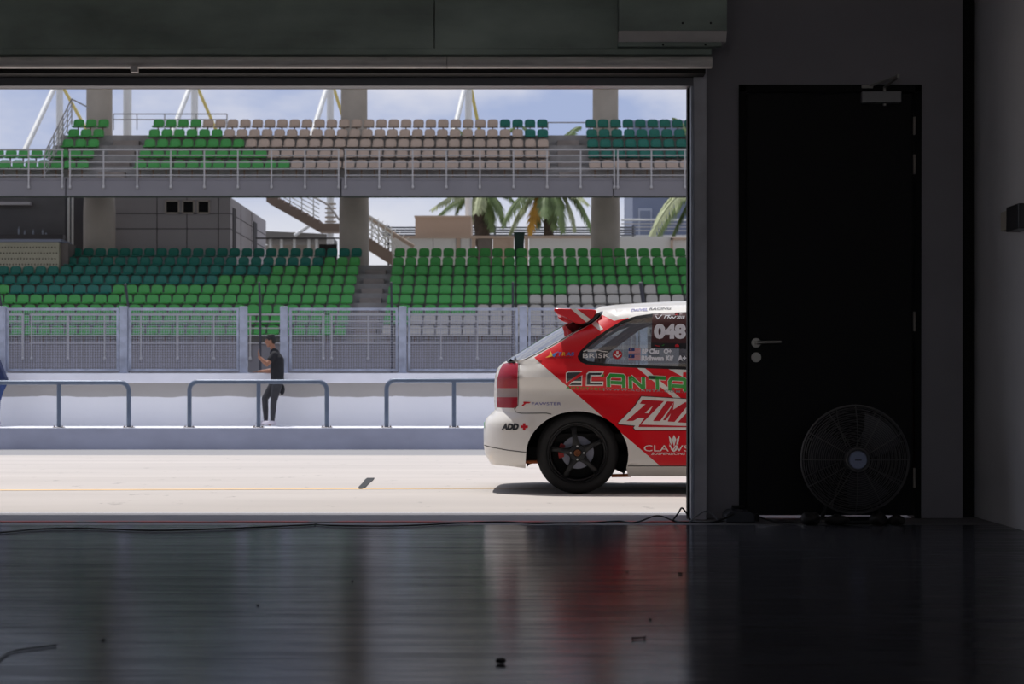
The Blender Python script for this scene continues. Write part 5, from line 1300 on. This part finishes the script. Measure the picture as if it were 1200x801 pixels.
# power strip
ps = thing('power_strip', 'black extension reel box on the floor between guide rail and black door', 'power strip', (X_(867, 10.5), 10.5, 0))
m_ps = mat('dark blue grey plastic', rgb(44, 46, 54), 0.5)
g = MB(); g.prism([(X_(850, 10.4), 0.0), (X_(884, 10.4), 0.0), (X_(884, 10.4), 0.045), (X_(878, 10.4), 0.062), (X_(856, 10.4), 0.066), (X_(850, 10.4), 0.045)], 10.36, 10.56); g.build('box', m_ps, ps, bevel=0.006)
g = MB(); g.tube([(X_(858, 10.45), 10.45, 0.066), (X_(858, 10.45), 10.45, 0.082), (X_(872, 10.45), 10.45, 0.082), (X_(872, 10.45), 10.45, 0.066)], 0.007, 8); g.build('handle', M['black_plastic'], ps, smooth=True)
g = MB(); g.box(X_(884, 10.42) + .001, X_(889, 10.42), 10.39, 10.46, 0.005, 0.045); g.build('plug', M['rubber'], ps, bevel=0.004)
def smooth_path(p, n=6):
    out = []
    for i in range(len(p) - 1):
        a, c = Vector(p[i]), Vector(p[i + 1]); t0 = (Vector(p[i + 1]) - Vector(p[max(0, i - 1)])) * .5; t1 = (Vector(p[min(len(p) - 1, i + 2)]) - a) * .5
        for k in range(n):
            q = k / n; out.append(a * (2 * q**3 - 3 * q**2 + 1) + t0 * (q**3 - 2 * q**2 + q) + c * (3 * q**2 - 2 * q**3) + t1 * (q**3 - q**2))
    out.append(Vector(p[-1])); return out
def floorpt(px, py, z=0.006):
    Y = (EYE - z) * F / (py - CY); return (X_(px, Y), Y, z)
m_cable = mat('black cable sheath', rgb(16, 16, 17), 0.5)
pts = [floorpt(a, c) for a, c in ((-60, 626), (0, 623.5), (40, 620), (85, 618.6), (130, 619.6), (180, 621.2), (250, 619.5), (310, 617), (362, 614.6), (370, 613.8), (385, 615.2), (430, 616), (480, 615.4), (540, 612.4), (590, 611.2), (625, 613), (660, 612.4), (690, 612.2), (725, 610.4), (745, 611.8))]
pts += [(X_(770, 10.5), 10.5, 0.03), floorpt(790, 610), (X_(801, 10.35), 10.35, 0.006), (X_(830, 10.3), 10.3, 0.006), (X_(850, 10.34), 10.34, 0.01)]
o = MB().tube(smooth_path(pts), 0.0045, 8).build('floor_cable', m_cable, smooth=True, angle=80); tag(o, 'long black cable snaking along the garage threshold to the extension box', 'cable')
o = MB().tube(smooth_path([(X_(788, 10.42), 10.42, 0.006), (X_(795, 10.44), 10.44, 0.05), (X_(799, 10.46), 10.46, 0.075), (X_(804, 10.46), 10.46, 0.05), (X_(811, 10.44), 10.44, 0.006), (X_(830, 10.3), 10.3, 0.006), (X_(845, 10.3), 10.3, 0.02), (X_(860, 10.33), 10.33, 0.05)]), 0.005, 8).build('cable_loop', m_cable, smooth=True, angle=80)
tag(o, 'black cable loop standing up at the foot of the guide rail', 'cable')
o = MB().tube(smooth_path([(X_(808, 10.3), 10.3, 0.006), (X_(815, 10.34), 10.34, 0.035), (X_(825, 10.36), 10.36, 0.062), (X_(834, 10.36), 10.36, 0.05), (X_(842, 10.33), 10.33, 0.012)]), 0.005, 8).build('grey_cable', mat('grey cable sheath', rgb(120, 122, 128), 0.5), smooth=True, angle=80)
tag(o, 'short grey cable arching over the floor right of the guide rail foot', 'cable')
o = MB().tube(smooth_path([(X_(889, 10.42), 10.42, 0.03), (X_(897, 10.36), 10.36, 0.02), (X_(912, 10.3), 10.3, 0.006), (X_(930, 10.3), 10.3, 0.006), (X_(946, 10.24), 10.24, 0.012)]), 0.005, 8).build('fan_cable', m_cable, smooth=True, angle=80)
tag(o, 'black cable from the extension box towards the fan', 'cable')
# wire end at bottom left
o = MB().tube(smooth_path([floorpt(-30, 800, .004), floorpt(2, 770, .004), floorpt(14, 763, .004), floorpt(30, 760, .004), floorpt(66, 755.4, .004)]), 0.0024, 8).build('wire_offcut', m_cable, smooth=True, angle=80)
tag(o, 'thin black wire lying on the floor at the lower left', 'wire')
# litter
def bit(px, py, w, h, label, seed, name='floor_debris', col=None):
    r_ = random.Random(seed); c = Vector(floorpt(px, py, 0)); g = MB(); w *= (0.95 if py > 770 else 0.62); h *= (1 if py > 770 else 0.6); g.ball((c.x, c.y, h * .5), (w / 2, w * .45, h / 2), 10)
    for v in g.v: v.x += (r_.random() - .5) * w * .25; v.y += (r_.random() - .5) * w * .3; v.z = max(0.0005, v.z + (r_.random() - .5) * h * .3)
    tag(g.build(name, col or M['rubber'], smooth=True, angle=50), label, 'debris')
bit(587, 777, 0.030, 0.014, 'black clump of dirt on the floor nearest the camera', 5)
bit(797, 672.5, 0.030, 0.012, 'dark curled scrap on the red floor reflection below the guide rail', 6)
bit(762, 726, 0.016, 0.010, 'small dark crumb on the floor above the loose bolt', 7)
bit(735, 670, 0.020, 0.006, 'flat dark flake on the floor left of the curled scrap', 9)
bit(728, 694, 0.014, 0.006, 'tiny dark speck on the floor below the flat flake', 11)
bit(302, 709.5, 0.018, 0.008, 'dark crumb on the floor toward the left, lower one', 12)
bit(413, 681, 0.018, 0.007, 'dark crumb on the grey floor left of the bright reflection', 13)
bit(121, 750, 0.022, 0.008, 'dark crumb on the floor at lower left near the wire', 15)
bo = thing('loose_bolt', 'loose dark bolt lying on the floor under the red reflection', 'bolt', floorpt(749, 747, 0))
a, c = Vector(floorpt(742, 747.5, .0048)), Vector(floorpt(755, 746.5, .0048))
MB().tube([a, c], 0.0022, 8).build('shank', m_rim, bo, smooth=True); MB().tube([c, c + (c - a).normalized() * 0.003], 0.0048, 6).build('bolt_head', m_rim, bo)
MB().tube([a, a - (c - a).normalized() * 0.003], 0.0042, 6).build('nut', m_rim, bo)
# ================================================================== people on the ledge
m_skin = mat('tanned skin', rgb(150, 104, 80), 0.55); m_hair = mat('black hair', rgb(16, 14, 14), 0.6, bump=0.3, var=0.2, scale=60)
m_tee = mat('black cotton', rgb(22, 22, 26), 0.85, var=0.2, scale=14, bump=0.2); m_trs = mat('dark grey denim', rgb(48, 48, 52), 0.85, var=0.15, scale=14, bump=0.2)
m_shoe = mat('pale shoe canvas', rgb(196, 190, 200), 0.7); m_eye = mat('dark eye', rgb(20, 16, 14), 0.3); m_lips = mat('lips', rgb(126, 76, 66), 0.6)
m_phone = mat('phone', rgb(120, 124, 134), 0.3)
def hand(g, wrist, d, nrm, curl=0.5, scale=1.0, thumb=1):
    """palm plus five separate fingers; d = pointing direction, nrm = palm normal"""
    d = Vector(d).normalized(); nrm = Vector(nrm); nrm = (nrm - d * nrm.dot(d)).normalized(); s_ = d.cross(nrm).normalized() * thumb; w = Vector(wrist)
    k = scale
    for q in (-0.024, -0.008, 0.008, 0.024):
        g.limb([w + d * 0.005 + s_ * q * 0.7, w + d * 0.085 * k + s_ * q * 1.15], [0.017, 0.0135])
    for q, L in ((0.027, 0.070), (0.009, 0.080), (-0.009, 0.074), (-0.027, 0.056)):
        p0 = w + d * 0.085 * k + s_ * q * 1.15; a1 = curl * 0.6; a2 = curl * 1.5; a3 = curl * 2.2
        p1 = p0 + (d * math.cos(a1) + nrm * math.sin(a1)) * L * .42 + s_ * q * 0.12; p2 = p1 + (d * math.cos(a2) + nrm * math.sin(a2)) * L * .32; p3 = p2 + (d * math.cos(a3) + nrm * math.sin(a3)) * L * .26
        g.limb([p0, p1, p2, p3], [0.0098, 0.0092, 0.0085, 0.0076], 8)
    t0 = w + d * 0.022 + s_ * 0.026; t1 = t0 + (d * .6 + s_ * .8 + nrm * .25).normalized() * 0.036; t2 = t1 + (d * .85 + s_ * .3 + nrm * .45).normalized() * 0.030
    g.limb([t0, t1, t2], [0.0145, 0.0112, 0.009], 8)
def figure(name, label, loc, H_, shoulders, arms, neck, head, face, pelvis, chest, legs, mats, extras=None, sleeve=0.5):
    """body grown from limbs, fused into one surface; clothes follow it"""
    ps_ = thing(name, label, 'person', loc)
    g = MB(); f = Vector(face).normalized(); up = (Vector(head) - Vector(neck)).normalized(); side = f.cross(up).normalized(); up = side.cross(f).normalized()
    hd = Vector(head)
    def hp(a, b_, c_): return hd + f * a + up * b_ + side * c_
    g.ball(hp(-.012, .03, 0), (.094, .076, .092), 20)
    g.limb([hp(.028, -.005, 0), hp(.045, -.085, 0)], [.066, .030], 16); g.limb([hp(.0, -.03, -.03), hp(.04, -.085, -.012)], [.04, .026], 12); g.limb([hp(.0, -.03, .03), hp(.04, -.085, .012)], [.04, .026], 12)
    g.limb([hp(.082, .022, 0), hp(.104, -.022, 0)], [.010, .0155], 10); g.ball(hp(.092, -.024, .012), .010, 8); g.ball(hp(.092, -.024, -.012), .010, 8)
    g.limb([hp(.080, .032, -.035), hp(.084, .034, 0), hp(.080, .032, .035)], [.012, .012, .012], 8)
    g.limb([hp(.078, -.055, -.016), hp(.084, -.055, 0), hp(.078, -.055, .016)], [.011, .012, .011], 8)
    for q in (-1, 1): g.ball(hp(-.012, .0, q * .078), (.018, .010, .030), 10)
    n_ = Vector(neck); ch = Vector(chest); pv = Vector(pelvis)
    g.limb([hp(-.02, -.05, 0), n_, n_.lerp(ch, .35)], [.052, .054, .075], 16)
    sdir = (Vector(shoulders[0]) - Vector(shoulders[1])).normalized()
    for q in (-.07, 0, .07):
        g.limb([n_.lerp(ch, .35) + sdir * q, ch + sdir * q * 1.2, ch.lerp(pv, .55) + sdir * q * .95, pv + sdir * q], [.078, .112, .108, .105], 14)
    for sh_, (el, wr, hd_d, hn, curl, th) in zip(shoulders, arms):
        sh_, el, wr = Vector(sh_), Vector(el), Vector(wr)
        g.limb([n_.lerp(ch, .3), sh_], [.06, .056]); g.limb([sh_, sh_.lerp(el, .4), el], [.058, .052, .043]); g.limb([el, el.lerp(wr, .3), wr], [.043, .046, .029]); hand(g, wr, hd_d, hn, curl, 1.0, th)
    for hip, kn, an, toe in legs:
        hip, kn, an, toe = map(Vector, (hip, kn, an, toe)); g.limb([hip, hip.lerp(kn, .4), kn], [.098, .078, .055]); g.limb([kn, kn.lerp(an, .35), an], [.055, .058, .038]); g.limb([an, an.lerp(toe, .5) + Vector((0, 0, -.025)), toe], [.038, .036, .028])
    body_ = fuse(g.build('body', m_skin, ps_), 0.0065, 6)
    for q in (-1, 1):
        MB().ball(hp(.074, .014, q * .030), (.012, .010, .008), 10).build('eye', m_eye, ps_, smooth=True)
        MB().limb([hp(.082, .036, q * .016), hp(.080, .040, q * .032), hp(.068, .036, q * .046)], [.005, .006, .004], 6).build('eyebrow', m_hair, ps_, smooth=True)
    MB().limb([hp(.086, -.056, -.018), hp(.093, -.055, 0), hp(.086, -.056, .018)], [.005, .0065, .005], 8).build('lips', m_lips, ps_, smooth=True)
    g = MB(); g.ball(hp(-.024, .048, 0), (.100, .088, .086), 20); g.ball(hp(-.055, .01, 0), (.062, .078, .075), 16); g.ball(hp(.030, .078, 0), (.062, .07, .045), 14)
    for k in range(26):
        r_ = random.Random(k); a = r_.random() * 2 * PI; g.ball(hp(-.02 + .06 * math.cos(a), .10 + .02 * r_.random(), .055 * math.sin(a)), .02, 8)
    fuse(g.build('hair', m_hair, ps_), 0.008, 3)
    g = MB()
    for q in (-.075, 0, .075):
        g.limb([n_.lerp(ch, .30) + sdir * q, ch + sdir * q * 1.25, ch.lerp(pv, .55) + sdir * q * 1.05, pv + Vector((0, 0, .01)) + sdir * q * 1.1], [.092, .130, .132, .126], 16)
    for sh_, (el, *_r) in zip(shoulders, arms):
        sh_, el = Vector(sh_), Vector(el); g.limb([n_.lerp(ch, .28), sh_], [.070, .070]); e_ = sh_.lerp(el, sleeve); g.limb([sh_, e_], [.070, .066 if sleeve < .9 else .05])
        if sleeve >= .9: g.limb([el, Vector(_r[0]).lerp(el, .12)], [.05, .036])
    tee = fuse(g.build('shirt', mats[0], ps_), 0.011, 5)
    g = MB(); g.limb([pv + sdir * .06 + Vector((0, 0, .06)), pv + sdir * .06], [.108, .112]); g.limb([pv - sdir * .06 + Vector((0, 0, .06)), pv - sdir * .06], [.108, .112])
    for hip, kn, an, toe in legs:
        hip, kn, an = map(Vector, (hip, kn, an)); g.limb([hip, hip.lerp(kn, .4), kn], [.114, .094, .066]); g.limb([kn, kn.lerp(an, .4), an + (kn - an).normalized() * .03], [.066, .060, .044])
    fuse(g.build('trousers', mats[1], ps_), 0.011, 4)
    for hip, kn, an, toe in legs:
        an, toe = Vector(an), Vector(toe); g = MB(); d_ = (toe - an); d_.z = 0; d_.normalize(); zb__ = toe.z - .030
        b0 = Vector((an.x, an.y, zb__)) 
        g.limb([b0 - d_ * .045 + Vector((0, 0, .040)), b0 + d_ * .05 + Vector((0, 0, .042)), b0 + d_ * .17 + Vector((0, 0, .036))], [.038, .046, .034], 12); g.limb([b0 + Vector((0, 0, .05)), an + Vector((0, 0, .0))], [.046, .044], 12)
        for v in g.v: v.z = max(v.z, zb__ + .001)
        fuse(g.build('shoe', mats[2], ps_), 0.008, 2)
    return ps_
YM_ = 36.9
def Q(px, py, dy): v = P(px, py, YM_); return (v.x, YM_ + dy, v.z)
man = figure('person', 'man in black tee and dark trousers leaning on the pit wall, one hand raised', (P(318, 500, YM_).x, YM_, ZT), 1.76,
    [Q(322.5, 415.5, -.17), Q(321, 415.5, .17)],
    [(Q(315, 427, -.27), Q(305.8, 418.4, -.25), (-.22, 0, 1), (1, .15, .2), 0.42, -1), (Q(316, 434.0, .36), Q(301.5, 434.7, .50), (-1, .05, -.06), (0, 0, -1), 0.12, -1)],
    Q(320.3, 409.5, 0), Q(316.8, 399.6, 0), (-1, -.06, -.04), Q(325, 446, 0), Q(325, 422, 0),
    [(Q(326, 448, -.09), Q(321.5, 470, -.11), Q(320.0, 493.6, -.10), Q(314.0, 495.9, -.12)), (Q(322.5, 448, .09), Q(309.6, 466.5, .10), Q(310.8, 493.6, .11), Q(305.3, 495.9, .10))], [m_tee, m_trs, m_shoe])
w_ = Vector(Q(305.8, 418.4, -.25)); d_ = Vector((-.22, 0, 1)).normalized(); n_ = (Vector((1, .15, .2)) - d_ * Vector((1, .15, .2)).dot(d_)).normalized(); s_ = d_.cross(n_); c_ = w_ + d_ * 0.105 + n_ * 0.0225
g = MB(); V = [c_ + d_ * a + n_ * b_ + s_ * e for a in (-.072, .072) for b_ in (-.004, .004) for e in (-.034, .034)]
g.add(V, [(0, 1, 3, 2), (4, 6, 7, 5), (0, 4, 5, 1), (2, 3, 7, 6), (0, 2, 6, 4), (1, 5, 7, 3)])
tag(g.build('mobile_phone', m_phone, bevel=0.004), 'slim grey phone held up in the raised hand of the man in black', 'phone')
q_ = P(327.6, 456, YM_ + .12); g = MB(); g.ball((q_.x + .05, q_.y, q_.z), (.055, .05, .11), 12); g.build('hip_pouch', m_tee, man, smooth=True)
m_den = mat('blue denim', rgb(44, 64, 112), 0.85, var=0.2, scale=14, bump=0.2); m_navy = mat('navy cotton', rgb(30, 42, 78), 0.85, var=0.2, scale=10)
p2 = figure('person', 'person in navy shirt and blue jeans, mostly cut off at the left edge', (P(-10, 500, YM_).x, YM_, ZT), 1.74,
    [Q(-12, 415, -.19), Q(-12.5, 415, .19)],
    [(Q(-13, 431, -.24), Q(-24, 431, -.20), (-1, .2, 0), (0, 0, -1), 0.3, 1), (Q(-13, 432, .28), Q(-24, 434.7, .46), (-1, .05, -.06), (0, 0, -1), 0.15, -1)],
    Q(-14.5, 409, 0), Q(-17.5, 399.6, 0), (-1, -.1, -.1), Q(1, 446, 0), Q(-8, 425, 0),
    [(Q(1.5, 448, -.09), Q(-1.8, 470, -.10), Q(-2.4, 493.8, -.10), Q(-8.4, 495.9, -.11)), (Q(0.5, 448, .09), Q(-7, 470, .10), Q(-8, 493.8, .10), Q(-13.5, 495.9, .10))], [m_navy, m_den, m_shoe], sleeve=1.0)
